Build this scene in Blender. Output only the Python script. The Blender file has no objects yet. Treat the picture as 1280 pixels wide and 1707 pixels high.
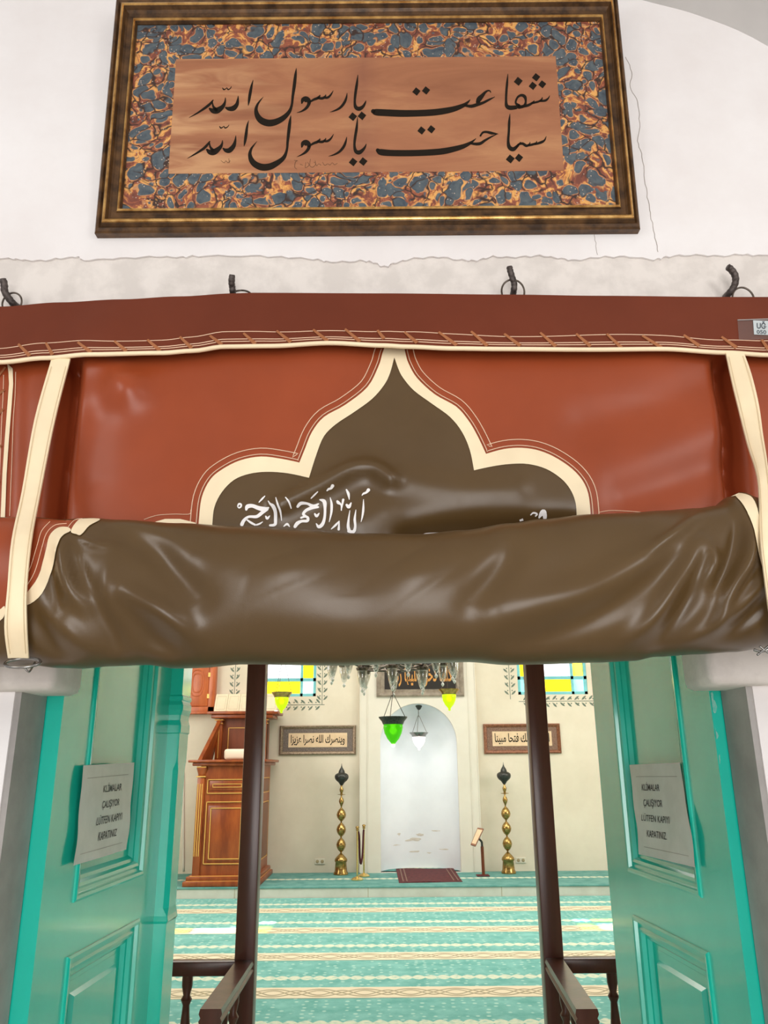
import bpy, bmesh, math, random
from mathutils import Vector, Matrix, noise
from mathutils.geometry import delaunay_2d_cdt
random.seed(7)
PI = math.pi
scene = bpy.context.scene
COL = scene.collection

# ------------------------------------------------------------------ camera
F = 1320.0; CX = 640.0; CY = 853.5
TH = math.atan((1275 - 853.5) / F); RHO = math.radians(.45)
CAM = Vector((0, 0, 1.65))
M3 = (Matrix.Rotation(PI/2 + TH, 3, 'X') @ Matrix.Rotation(-RHO, 3, 'Z'))
cd = bpy.data.cameras.new('camera'); cam = bpy.data.objects.new('camera', cd); COL.objects.link(cam)
cd.sensor_fit = 'VERTICAL'; cd.sensor_height = 36; cd.lens = F/1707*36
cd.clip_start = .02
cam.matrix_world = Matrix.Translation(CAM) @ M3.to_4x4()
scene.camera = cam

# ------------------------------------------------------------------ world, lights, exposure
scene.view_settings.view_transform = 'Standard'
scene.view_settings.look = 'None'
scene.view_settings.exposure = 0.0
scene.view_settings.gamma = 1
scene.view_settings.use_curve_mapping = False
w = bpy.data.worlds.new('world'); scene.world = w; w.use_nodes = True
bg = w.node_tree.nodes['Background']
bg.inputs[0].default_value = (1.0, .985, .97, 1)
# overcast sky, much brighter on the side where the sun stands (behind the hall)
_n = w.node_tree.nodes; _l = w.node_tree.links
_tc = _n.new('ShaderNodeTexCoord'); _sp = _n.new('ShaderNodeSeparateXYZ'); _mr = _n.new('ShaderNodeMapRange')
_l.new(_tc.outputs['Generated'], _sp.inputs[0]); _l.new(_sp.outputs[1], _mr.inputs[0])
_mr.inputs[1].default_value = .2; _mr.inputs[2].default_value = .9; _mr.inputs[3].default_value = .50; _mr.inputs[4].default_value = 3.2
_l.new(_mr.outputs[0], bg.inputs[1])

def area(name, loc, target, sx, sy, power, col=(1, 1, 1)):
    l = bpy.data.lights.new(name, 'AREA'); l.shape = 'RECTANGLE'; l.size = sx; l.size_y = sy
    l.energy = power; l.color = col
    o = bpy.data.objects.new(name, l); COL.objects.link(o); o.location = loc
    o.rotation_euler = (Vector(target) - Vector(loc)).to_track_quat('-Z', 'Y').to_euler()
    return o
area('porch_side_fill_west', (-1.9, -.3, 2.9), (.2, 1.6, 2.3), .5, .8, 11, (1, .97, .94))  # added side light floating in the porch; no window stands here
area('porch_side_fill_east', (1.6, -.5, 2.75), (-.2, 1.6, 2.3), .5, .8, 11, (1, .97, .94))  # its added counterpart on the right, also without a window
area('porch_front_fill', (0, -2.8, 1.45), (0, 1.5, 1.75), 1.5, 2.6, 92, (1, .98, .96))  # added frontal area light behind the camera; no archway is built
area('hall_ceiling_fill', (.4, 8.6, 4.95), (.4, 8.6, 0), 6, 4.6, 285, (1, .96, .9))  # added overhead fill for the hall; the ceiling is flat, without a dome
area('hall_side_fill_west', (-4.9, 9.0, 3.0), (-1.5, 13.5, 1.2), 2.6, 2.2, 128, (1, .97, .92))  # added fill aimed at the back wall; the side wall has no window
area('hall_side_fill_east', (5.2, 9.0, 3.0), (1.8, 13.5, 1.2), 2.6, 2.2, 128, (1, .97, .92))  # matching added fill from the other side, likewise without a window
sl = bpy.data.lights.new('sun', 'SUN'); sl.energy = 15; sl.angle = .012; sl.color = (1, .95, .85)
so = bpy.data.objects.new('sun', sl); COL.objects.link(so)
so.rotation_euler = Vector((-.10, -3.48, -3.14)).to_track_quat('-Z', 'Y').to_euler()

scene.cycles.max_bounces = 10; scene.cycles.diffuse_bounces = 5; scene.cycles.glossy_bounces = 4
scene.cycles.transmission_bounces = 8; scene.cycles.transparent_max_bounces = 12
scene.cycles.caustics_reflective = False; scene.cycles.caustics_refractive = False
scene.cycles.sample_clamp_indirect = 6
scene.cycles.use_denoising = True

# ------------------------------------------------------------------ geometry helpers
def rdir(px, py):
    return M3 @ Vector(((px - CX)/F, -(py - CY)/F, -1.0))
def at(px, py, Y):
    d = rdir(px, py); return CAM + d*(Y/d.y)
def atz(px, py, z):
    d = rdir(px, py); return CAM + d*((z - CAM.z)/d.z)
def onplane(px, py, p, n):
    d = rdir(px, py); p = Vector(p); n = Vector(n)
    return CAM + d*(((p - CAM).dot(n))/d.dot(n))

def lerp_list(pts, x):
    if x <= pts[0][0]: return pts[0][1]
    for (a, b), (c, d) in zip(pts, pts[1:]):
        if x <= c:
            t = (x - a)/(c - a); t = t*t*(3 - 2*t)
            return b + (d - b)*t
    return pts[-1][1]

def crom(pts, n=6, closed=False):
    """Catmull-Rom through tuples of any dimension."""
    pts = [Vector(p) for p in pts]; out = []
    m = len(pts)
    rng = range(m if closed else m - 1)
    for i in rng:
        if closed:
            p0, p1, p2, p3 = pts[(i-1) % m], pts[i], pts[(i+1) % m], pts[(i+2) % m]
        else:
            p1, p2 = pts[i], pts[i+1]
            p0 = pts[i-1] if i else p1; p3 = pts[i+2] if i + 2 < m else p2
        for k in range(n):
            t = k/n
            out.append(.5*((2*p1) + (p2 - p0)*t + (2*p0 - 5*p1 + 4*p2 - p3)*t*t + (3*p1 - p0 - 3*p2 + p3)*t*t*t))
    if not closed: out.append(pts[-1])
    return out

class MB:
    def __init__(s): s.v = []; s.f = []
    def add(s, vs, fs):
        o = len(s.v); s.v += [Vector(v) for v in vs]; s.f += [tuple(i + o for i in f) for f in fs]; return s
    def box(s, x0, x1, y0, y1, z0, z1):
        return s.add([(x0,y0,z0),(x1,y0,z0),(x1,y1,z0),(x0,y1,z0),(x0,y0,z1),(x1,y0,z1),(x1,y1,z1),(x0,y1,z1)],
                     [(0,3,2,1),(4,5,6,7),(0,1,5,4),(1,2,6,5),(2,3,7,6),(3,0,4,7)])
    def bbox(s, x0, x1, y0, y1, z0, z1, b):
        bm = bmesh.new(); bmesh.ops.create_cube(bm, size=1)
        for v in bm.verts:
            v.co = Vector(((x0+x1)/2 + v.co.x*(x1-x0), (y0+y1)/2 + v.co.y*(y1-y0), (z0+z1)/2 + v.co.z*(z1-z0)))
        bmesh.ops.bevel(bm, geom=bm.edges[:], offset=b, segments=2, affect='EDGES', profile=.5)
        bm.verts.index_update()
        s.add([v.co.copy() for v in bm.verts], [[v.index for v in f.verts] for f in bm.faces]); bm.free(); return s
    def lathe(s, prof, c, n=24, axis=None):
        """prof: (radius, height) from bottom to top around a vertical axis at c"""
        c = Vector(c); vs = []; fs = []
        for r, h in prof:
            for k in range(n):
                a = 2*PI*k/n; vs.append(c + Vector((r*math.cos(a), r*math.sin(a), h)))
        for i in range(len(prof) - 1):
            for k in range(n):
                fs.append((i*n+k, i*n+(k+1) % n, (i+1)*n+(k+1) % n, (i+1)*n+k))
        if prof[0][0] > 1e-5: fs.append(tuple(reversed(range(n))))
        if prof[-1][0] > 1e-5: fs.append(tuple(range((len(prof)-1)*n, len(prof)*n)))
        return s.add(vs, fs)
    def tube(s, pts, r, n=8, closed=False, flat=1.0):
        pts = [Vector(p) for p in pts]; m = len(pts); vs = []; fs = []
        up = None
        for i, p in enumerate(pts):
            if closed: t = pts[(i+1) % m] - pts[i-1]
            else: t = pts[min(i+1, m-1)] - pts[max(i-1, 0)]
            t.normalize()
            if up is None:
                up = Vector((0, 0, 1)) if abs(t.z) < .9 else Vector((0, 1, 0))
            a = t.cross(up); a.normalize(); b = a.cross(t); b.normalize(); up = b
            rr = r[i] if isinstance(r, (list, tuple)) else r
            for k in range(n):
                q = 2*PI*k/n; vs.append(p + a*(math.cos(q)*rr) + b*(math.sin(q)*rr*flat))
        for i in range(m if closed else m - 1):
            j = (i+1) % m
            for k in range(n):
                fs.append((i*n+k, i*n+(k+1) % n, j*n+(k+1) % n, j*n+k))
        if not closed:
            fs.append(tuple(reversed(range(n)))); fs.append(tuple(range((m-1)*n, m*n)))
        return s.add(vs, fs)
    def xform(s, fn):
        s.v = [Vector(fn(v)) for v in s.v]; return s

ORG = {}
def thing(name, label, cat, loc=(0, 0, 0), group=None, kind=None):
    o = bpy.data.objects.new(name, None); COL.objects.link(o); o.location = loc
    o.empty_display_size = .05
    ORG[o.name] = Vector(loc)
    if label: o['label'] = label
    if cat: o['category'] = cat
    if group: o['group'] = group
    if kind: o['kind'] = kind
    return o
def obj(name, mb, mat, parent=None, smooth=False, org=None, label=None, cat=None, group=None, kind=None, angle=None, recalc=True):
    me = bpy.data.meshes.new(name)
    off = ORG[parent.name] if parent else Vector(org or (0, 0, 0))
    me.from_pydata([v - off for v in mb.v], [], mb.f)
    if recalc:
        bm = bmesh.new(); bm.from_mesh(me); bmesh.ops.recalc_face_normals(bm, faces=bm.faces[:]); bm.to_mesh(me); bm.free()
    me.materials.append(mat)
    if smooth:
        me.polygons.foreach_set('use_smooth', [True]*len(me.polygons))
        if angle: me.set_sharp_from_angle(angle=math.radians(angle))
    me.update()
    o = bpy.data.objects.new(name, me); COL.objects.link(o)
    if parent: o.parent = parent
    else: o.location = off
    ORG[o.name] = off
    if label: o['label'] = label
    if cat: o['category'] = cat
    if group: o['group'] = group
    if kind: o['kind'] = kind
    return o
def copy_tree(o, parent=None):
    c = o.copy(); COL.objects.link(c); c.parent = parent
    for ch in [x for x in bpy.data.objects if x.parent == o]: copy_tree(ch, c)
    return c

def cdt(poly, step=None, holes=()):
    """triangulate a 2D polygon (list of (a,b)) with interior grid points -> verts2d, faces"""
    vs = [Vector((p[0], p[1])) for p in poly]; n = len(vs)
    edges = [(i, (i+1) % n) for i in range(n)]
    for h in holes:
        o = len(vs); vs += [Vector((p[0], p[1])) for p in h]; m = len(h)
        edges += [(o+i, o+(i+1) % m) for i in range(m)]
    if step:
        xs = [v.x for v in vs[:n]]; ys = [v.y for v in vs[:n]]
        a = min(xs)
        while a < max(xs):
            b = min(ys)
            while b < max(ys):
                if inside((a, b), poly): vs.append(Vector((a, b)))
                b += step
            a += step
    r = delaunay_2d_cdt(vs, edges, [], 2 if holes else 1, 1e-6)
    V, Fc = r[0], r[2]
    if holes:
        keep = []
        for f in Fc:
            c = sum((V[i] for i in f), Vector((0, 0)))/len(f)
            if inside(c, poly) and not any(inside(c, h) for h in holes): keep.append(f)
        Fc = keep
    return V, Fc
def inside(p, poly):
    x, y = p[0], p[1]; r = False; j = len(poly) - 1
    for i in range(len(poly)):
        xi, yi = poly[i][0], poly[i][1]; xj, yj = poly[j][0], poly[j][1]
        if (yi > y) != (yj > y) and x < (xj - xi)*(y - yi)/(yj - yi) + xi: r = not r
        j = i
    return r
def slab(poly, y0, y1, holes=(), step=None):
    """polygon in x,z (with holes) extruded from y0 (front) to y1 -> MB"""
    V, Fc = cdt(poly, step, holes); mb = MB()
    mb.add([(v.x, y0, v.y) for v in V], [tuple(f) for f in Fc])
    mb.add([(v.x, y1, v.y) for v in V], [tuple(reversed(f)) for f in Fc])
    for loop in [poly] + list(holes):
        m = len(loop)
        mb.add([(p[0], y0, p[1]) for p in loop] + [(p[0], y1, p[1]) for p in loop],
               [(i, (i+1) % m, m+(i+1) % m, m+i) for i in range(m)])
    return mb
def weld(mb, d=1e-5):
    bm = bmesh.new(); vs = [bm.verts.new(v) for v in mb.v]
    for f in mb.f:
        try: bm.faces.new([vs[i] for i in f])
        except ValueError: pass
    bmesh.ops.remove_doubles(bm, verts=bm.verts[:], dist=d)
    bm.verts.index_update()
    o = MB(); o.v = [v.co.copy() for v in bm.verts]; o.f = [tuple(v.index for v in f.verts) for f in bm.faces]; bm.free(); return o

def ink(strokes, diamonds, conv, scale=1.0, n=6):
    """pen strokes: list of [(x,y,width)...] in drawing units -> 2D quads through conv(x,y)->Vector"""
    mb = MB()
    for st in strokes:
        p = crom(st, n)
        L = []; R = []
        for i, q in enumerate(p):
            t = p[min(i+1, len(p)-1)] - p[max(i-1, 0)]
            d = Vector((t.x, t.y)); 
            if d.length < 1e-6: d = Vector((1, 0))
            d.normalize(); nn = Vector((-d.y, d.x))*max(q.z, .5)*.5*scale
            L.append((q.x+nn.x, q.y+nn.y)); R.append((q.x-nn.x, q.y-nn.y))
        vs = [conv(*a) for a in L] + [conv(*a) for a in R]; m = len(L)
        mb.add(vs, [(i, i+1, m+i+1, m+i) for i in range(m-1)])
        for e, q in ((0, p[0]), (-1, p[-1])):
            if q.z > 6:
                c = [conv(q.x + q.z*.5*scale*math.cos(a*PI/6), q.y + q.z*.5*scale*math.sin(a*PI/6)) for a in range(12)]
                mb.add(c, [tuple(range(12))])
    for x, y, s in diamonds:
        mb.add([conv(x-s, y+s*.12), conv(x-s*.1, y-s), conv(x+s, y-s*.12), conv(x+s*.1, y+s)], [(0, 1, 2, 3)])
    return mb

# ------------------------------------------------------------------ materials
def lin(c): 
    c = c/255.0
    return c/12.92 if c <= .04045 else ((c+.055)/1.055)**2.4
def RGB(r, g, b): return (lin(r), lin(g), lin(b), 1)
class NT:
    def __init__(s, name):
        s.m = bpy.data.materials.new(name); s.m.use_nodes = True; s.t = s.m.node_tree
        s.b = s.t.nodes['Principled BSDF']
    def n(s, typ, **kw):
        x = s.t.nodes.new(typ)
        for k, v in kw.items(): setattr(x, k, v)
        return x
    def l(s, a, b): s.t.links.new(a, b)
    def set(s, sock, v):
        if hasattr(v, 'links') or isinstance(v, bpy.types.NodeSocket): s.l(v, sock)
        else: sock.default_value = v
    def math(s, op, a, b=None, c=None):
        x = s.n('ShaderNodeMath', operation=op); s.set(x.inputs[0], a)
        if b is not None: s.set(x.inputs[1], b)
        if c is not None: s.set(x.inputs[2], c)
        return x.outputs[0]
    def mix(s, f, a, b, mode='MIX'):
        x = s.n('ShaderNodeMix', data_type='RGBA', blend_type=mode); s.set(x.inputs[0], f); s.set(x.inputs[6], a); s.set(x.inputs[7], b)
        return x.outputs[2]
    def coord(s, scale=(1, 1, 1), kind='Object'):
        tc = s.n('ShaderNodeTexCoord'); mp = s.n('ShaderNodeMapping'); s.l(tc.outputs[kind], mp.inputs[0]); mp.inputs[3].default_value = scale
        return mp.outputs[0]
    def noise(s, vec, scale, detail=4, rough=.5, dist=0):
        x = s.n('ShaderNodeTexNoise'); s.l(vec, x.inputs['Vector']); x.inputs['Scale'].default_value = scale
        x.inputs['Detail'].default_value = detail; x.inputs['Roughness'].default_value = rough; x.inputs['Distortion'].default_value = dist
        return x.outputs
    def voro(s, vec, scale, feature='F1', rnd=1.0):
        x = s.n('ShaderNodeTexVoronoi', feature=feature); s.l(vec, x.inputs['Vector']); x.inputs['Scale'].default_value = scale
        x.inputs['Randomness'].default_value = rnd
        return x.outputs
    def ramp(s, f, stops, interp='LINEAR'):
        x = s.n('ShaderNodeValToRGB'); s.l(f, x.inputs[0]); r = x.color_ramp; r.interpolation = interp
        while len(r.elements) < len(stops): r.elements.new(.5)
        for e, (p, c) in zip(r.elements, stops): e.position = p; e.color = c
        return x.outputs[0]
    def base(s, col, rough=.5, metal=0, spec=None):
        s.set(s.b.inputs['Base Color'], col); s.set(s.b.inputs['Roughness'], rough); s.b.inputs['Metallic'].default_value = metal
        if spec is not None: s.b.inputs['Specular IOR Level'].default_value = spec
        return s
    def bump(s, h, strength=.3, dist=.01):
        x = s.n('ShaderNodeBump'); x.inputs['Strength'].default_value = strength; x.inputs['Distance'].default_value = dist
        s.l(h, x.inputs['Height']); s.l(x.outputs[0], s.b.inputs['Normal'])
        return s
W4 = lambda v: (v, v, v, 1)

def mottled(name, c0, c1, scale=6, rough=.5, bump=.0, bscale=60, metal=0, spec=None, stretch=(1, 1, 1), detail=5, lo=.35, hi=.65):
    t = NT(name); v = t.coord(stretch)
    nz = t.noise(v, scale, detail, .6)
    t.base(t.ramp(nz[0], [(lo, c0), (hi, c1)]), rough, metal, spec)
    if bump:
        b = t.noise(v, bscale, 4, .6); t.bump(b[0], bump, .004)
    return t.m
def leather(name, c, rough=.36, spec=.4):
    t = NT(name); v = t.coord()
    nz = t.noise(v, 3.5, 4, .6)
    cc = [x for x in c[:3]]
    t.base(t.ramp(nz[0], [(.3, (cc[0]*.88, cc[1]*.86, cc[2]*.85, 1)), (.7, (cc[0]*1.08, cc[1]*1.08, cc[2]*1.08, 1))]), rough, 0, spec)
    r = t.noise(v, 9, 4, .6); t.l(t.math('MULTIPLY_ADD', r[0], .16, rough - .08), t.b.inputs['Roughness'])
    b = t.voro(v, 700); b2 = t.noise(v, 60, 3, .5)
    t.bump(t.math('ADD', t.math('MULTIPLY', b[0], .35), b2[0]), .10, .0012)
    return t.m

M = {}
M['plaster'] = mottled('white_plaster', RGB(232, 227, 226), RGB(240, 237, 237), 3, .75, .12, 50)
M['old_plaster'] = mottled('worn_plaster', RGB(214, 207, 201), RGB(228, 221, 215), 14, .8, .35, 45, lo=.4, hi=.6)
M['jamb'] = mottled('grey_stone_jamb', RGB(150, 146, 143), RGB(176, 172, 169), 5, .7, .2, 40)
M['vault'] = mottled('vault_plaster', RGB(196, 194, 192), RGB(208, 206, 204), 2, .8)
M['crack'] = mottled('crack_shadow', RGB(150, 140, 132), RGB(175, 165, 158), 20, .9)
M['cream_wall'] = mottled('cream_wall_paint', RGB(222, 210, 190), RGB(232, 221, 202), 1.6, .7, .1, 30)
M['cream_trim'] = mottled('pale_wall_paint', RGB(224, 216, 203), RGB(230, 223, 211), 2, .7)
M['niche'] = mottled('white_niche_paint', RGB(236, 238, 243), RGB(243, 245, 249), 2, .7)
M['stain'] = mottled('damp_stain', RGB(214, 205, 192), RGB(226, 220, 210), 14, .9)
M['red_leather'] = leather('rust_leather', RGB(152, 69, 36), .36, .34)
M['shaded_flap_leather'] = leather('shaded_header_leather', RGB(108, 50, 31), .44, .2)  # darker copy of the sheet's leather; the tilted flap's shade is in the colour
M['olive_leather'] = leather('olive_leather', RGB(88, 67, 38), .33, .45)
M['cream_leather'] = leather('cream_leather', RGB(246, 228, 192), .5)
M['thong'] = leather('tan_leather_thong', RGB(162, 104, 68), .5, .2)
M['thread'] = NT('pale_thread').base(RGB(240, 206, 176), .7).m
M['strap_thread'] = NT('cream_thread').base(RGB(222, 200, 160), .7).m
M['white_print'] = NT('white_lettering').base(RGB(244, 240, 238), .5).m
M['iron'] = mottled('aged_iron', RGB(58, 50, 47), RGB(98, 88, 84), 90, .5, .4, 200, .5)
M['wire'] = mottled('dark_steel_wire', RGB(80, 70, 62), RGB(120, 108, 98), 60, .3, 0, 10, .8)
M['steel'] = NT('bright_steel').base(RGB(150, 148, 145), .25, .9).m
M['frame_dark'] = mottled('bronzed_frame_wood', RGB(54, 35, 19), RGB(106, 74, 42), 26, .33, .1, 120, .25, stretch=(1, 1, 1))
M['gilt'] = mottled('rubbed_gilding', RGB(160, 112, 56), RGB(232, 188, 118), 26, .26, 0, 10, .75)
M['ink'] = NT('black_ink').base(RGB(36, 30, 24), .7, 0, .08).m
M['faint_ink'] = NT('faded_ink').base(RGB(110, 72, 48), .7).m
M['print'] = NT('black_print').base(RGB(40, 42, 44), .6).m
M['grey_print'] = NT('grey_print').base(RGB(70, 78, 86), .6).m
M['label_white'] = NT('label_card').base(RGB(196, 204, 206), .4).m
M['paper'] = mottled('printed_paper', RGB(198, 200, 196), RGB(214, 215, 212), 9, .35, .25, 18)
M['teal'] = mottled('turquoise_gloss_paint', RGB(28, 196, 174), RGB(34, 204, 182), 5, .24, .05, 45, 0, .6)
for _t in (M['teal'],):
    _b = _t.node_tree.nodes['Principled BSDF']; _b.inputs['Coat Weight'].default_value = .8; _b.inputs['Coat Roughness'].default_value = .10
M['chip'] = mottled('worn_paint', RGB(70, 190, 172), RGB(170, 205, 190), 70, .6)
M['teal_trim'] = mottled('turquoise_window_paint', RGB(112, 190, 200), RGB(128, 204, 210), 6, .5)
M['brown_wood'] = mottled('dark_brown_varnish', RGB(80, 42, 33), RGB(104, 58, 48), 10, .28, .1, 30, stretch=(1, 1, .12))
M['pulpit'] = mottled('red_brown_pine', RGB(128, 56, 22), RGB(166, 84, 36), 9, .35, .08, 40, stretch=(1, 1, .22))
M['pulpit_dark'] = mottled('dark_stained_pine', RGB(104, 50, 26), RGB(130, 66, 36), 9, .4, stretch=(1, 1, .25))
M['orange_wood'] = mottled('orange_cherry_wood', RGB(176, 84, 38), RGB(204, 108, 56), 10, .35, stretch=(1, 1, .25))
M['gold_line'] = NT('gold_paint_line').base(RGB(236, 186, 100), .35, .3).m
M['brass'] = mottled('old_brass', RGB(150, 118, 62), RGB(196, 164, 104), 30, .25, 0, 10, .9)
M['dark_bronze'] = mottled('dark_bronze', RGB(48, 50, 50), RGB(84, 84, 80), 60, .35, .4, 90, .6)
M['gold_post'] = NT('polished_gold').base(RGB(232, 204, 136), .18, .9).m
M['velvet'] = NT('maroon_velvet').base(RGB(70, 20, 28), .9).m
M['rug'] = mottled('dark_red_rug', RGB(74, 28, 34), RGB(104, 46, 48), 20, .95, .2, 80)
M['marble'] = mottled('pale_stone_step', RGB(206, 200, 188), RGB(222, 217, 206), 3, .5, .1, 30)
M['plastic'] = NT('cream_plastic').base(RGB(226, 218, 202), .4).m
M['board'] = mottled('cream_board', RGB(226, 210, 180), RGB(236, 222, 194), 5, .6)
M['line_tan'] = NT('tan_line').base(RGB(176, 158, 124), .7).m
M['leaf_paint'] = mottled('green_wall_paint', RGB(92, 108, 96), RGB(130, 138, 122), 30, .8)
M['small_frame'] = mottled('silver_brown_frame', RGB(112, 92, 74), RGB(150, 130, 108), 40, .35, 0, 10, .4)
M['red_frame'] = mottled('red_brown_frame', RGB(110, 62, 40), RGB(150, 96, 66), 30, .35, 0, 10, .2)
M['mat_dark'] = mottled('grey_marbled_mount', RGB(92, 82, 80), RGB(134, 118, 108), 60, .7)
M['mat_brown'] = mottled('brown_marbled_mount', RGB(104, 76, 64), RGB(146, 112, 94), 60, .7)
M['old_paper'] = mottled('aged_paper', RGB(222, 190, 154), RGB(234, 206, 172), 6, .7)
M['panel_frame'] = mottled('taupe_frame', RGB(126, 112, 98), RGB(156, 142, 126), 12, .5)
M['black_panel'] = NT('black_panel').base(RGB(34, 28, 24), .4).m
M['gold_text'] = NT('gold_lettering').base(RGB(216, 152, 78), .4, .1).m
M['porch_floor'] = mottled('porch_stone_paving', RGB(196, 186, 174), RGB(214, 206, 196), 2, .6)
M['cushion'] = NT('cream_cushion').base(RGB(238, 226, 204), .9).m

def glass(name, col, rough=.05, alpha_tint=.75, emit=0):
    t = NT(name); b = t.b
    b.inputs['Base Color'].default_value = col; b.inputs['Roughness'].default_value = rough
    b.inputs['Transmission Weight'].default_value = .55; b.inputs['IOR'].default_value = 1.3
    if emit:
        b.inputs['Emission Color'].default_value = col; b.inputs['Emission Strength'].default_value = emit
    return t.m
M['green_glass'] = glass('green_lamp_glass', RGB(90, 205, 20), .1, emit=.35)
M['lime_glass'] = glass('yellow_green_lamp_glass', RGB(196, 232, 20), .1, emit=.5)
M['milk_glass'] = glass('lit_white_lamp_glass', RGB(255, 250, 240), .3, emit=1.2)
def clear_glass(name, col, gl=.12):
    t = NT(name); tr = t.n('ShaderNodeBsdfTransparent'); tr.inputs[0].default_value = col
    g = t.n('ShaderNodeBsdfGlossy'); g.inputs[1].default_value = .06
    lw = t.n('ShaderNodeLayerWeight'); lw.inputs[0].default_value = .35
    mx = t.n('ShaderNodeMixShader'); t.l(t.math('MULTIPLY_ADD', lw.outputs[1], .6, gl), mx.inputs[0])
    t.l(tr.outputs[0], mx.inputs[1]); t.l(g.outputs[0], mx.inputs[2])
    t.l(mx.outputs[0], t.t.nodes['Material Output'].inputs[0])
    return t.m
M['cup_glass'] = clear_glass('clear_cup_glass', (.93, .93, .92, 1), .14)
M['clear_drop'] = NT('white_glass_drop').base(RGB(236, 236, 232), .1).m
M['pane_white'] = clear_glass('clear_window_glass', (.95, .97, 1, 1), .03)
M['pane_yellow'] = clear_glass('yellow_window_glass', (1, .90, .12, 1), .03)
M['pane_aqua'] = clear_glass('aqua_window_glass', (.45, .93, .95, 1), .03)
M['sleeve'] = clear_glass('clear_plastic_sleeve', (.9, .9, .9, 1), .05)

def ebru():
    t = NT('marbled_paper'); v = t.coord()
    nz = t.noise(v, 9, 3, .5)
    off = t.n('ShaderNodeVectorMath', operation='MULTIPLY_ADD'); t.l(nz[1], off.inputs[0]); off.inputs[1].default_value = (.11, .11, .11); t.l(v, off.inputs[2])
    p = off.outputs[0]
    v1 = t.voro(p, 30)
    cellr = t.n('ShaderNodeSeparateColor'); t.l(v1[1], cellr.inputs[0])
    d = t.math('SUBTRACT', v1[0], t.math('MULTIPLY', t.math('POWER', cellr.outputs[0], 1.6), .36))   # cells of different size
    n2 = t.noise(p, 60, 4, .6)
    blue = t.ramp(n2[0], [(.3, RGB(58, 70, 82)), (.7, RGB(94, 104, 108))])
    n3 = t.noise(p, 34, 4, .6, 1.2)
    warm = t.ramp(n3[0], [(.40, RGB(120, 66, 52)), (.50, RGB(158, 88, 62)), (.535, RGB(212, 146, 78)), (.62, RGB(232, 176, 100)), (.70, RGB(150, 84, 60))])
    mask = t.ramp(d, [(.35, W4(0)), (.38, W4(1))])
    col = t.mix(mask, blue, warm)
    rim = t.ramp(d, [(.33, W4(0)), (.355, W4(1)), (.39, W4(1)), (.42, W4(0))])
    col = t.mix(t.math('MULTIPLY', rim, .7), col, RGB(206, 148, 98))
    e1 = t.voro(p, 30, 'DISTANCE_TO_EDGE'); vein = t.ramp(e1[0], [(.02, W4(1)), (.08, W4(0))])
    n4 = t.noise(p, 20, 2, .5); vm = t.ramp(n4[0], [(.42, W4(0)), (.5, W4(1))])
    col = t.mix(t.math('MULTIPLY', vein, vm), col, RGB(58, 40, 34))
    v2 = t.voro(p, 75); c2 = t.ramp(v2[0], [(.22, W4(1)), (.28, W4(0))]); n6 = t.noise(p, 22, 2, .5); m6 = t.ramp(n6[0], [(.52, W4(0)), (.58, W4(1))])
    col = t.mix(t.math('MULTIPLY', c2, m6), col, RGB(84, 92, 98))
    s = t.voro(v, 105); spk = t.ramp(s[0], [(.13, W4(1)), (.20, W4(0))])
    n5 = t.noise(v, 16, 2, .5); sm = t.ramp(n5[0], [(.44, W4(0)), (.5, W4(.8))])
    col = t.mix(t.math('MULTIPLY', spk, sm), col, RGB(206, 184, 166))
    t.base(col, .42)
    return t.m
M['ebru'] = ebru()
def tinted_paper():
    t = NT('tinted_brown_paper'); v = t.coord((1.0, 1, 5.0))
    n1 = t.noise(v, 2.2, 5, .6, .6)
    col = t.ramp(n1[0], [(.3, RGB(146, 92, 62)), (.5, RGB(168, 110, 76)), (.66, RGB(188, 134, 92)), (.8, RGB(206, 160, 112))])
    sx = t.n('ShaderNodeSeparateXYZ'); tc = t.n('ShaderNodeTexCoord'); t.l(tc.outputs['Object'], sx.inputs[0])
    n2 = t.noise(t.coord((3, 1, 1)), 4, 4, .6)
    crease = t.ramp(t.math('ABSOLUTE', t.math('ADD', sx.outputs[0], .01)), [(.0, W4(.7)), (.05, W4(.0))])
    col = t.mix(t.math('MULTIPLY', crease, n2[0]), col, RGB(120, 72, 60))
    left = t.ramp(t.math('MULTIPLY', sx.outputs[0], -1), [(.1, W4(0)), (.45, W4(.55))])
    n3 = t.noise(t.coord((.8, 1, 4)), 5, 3, .5, 1.0)
    col = t.mix(t.math('MULTIPLY', left, t.ramp(n3[0], [(.45, W4(0)), (.62, W4(1))])), col, RGB(222, 176, 128))
    g = t.noise(t.coord((60, 1, 500)), 1.0, 2, .5)
    col = t.mix(t.math('MULTIPLY', g[0], .25), col, RGB(140, 88, 62))
    t.base(col, .5)
    return t.m
M['tinted_paper'] = tinted_paper()
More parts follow.
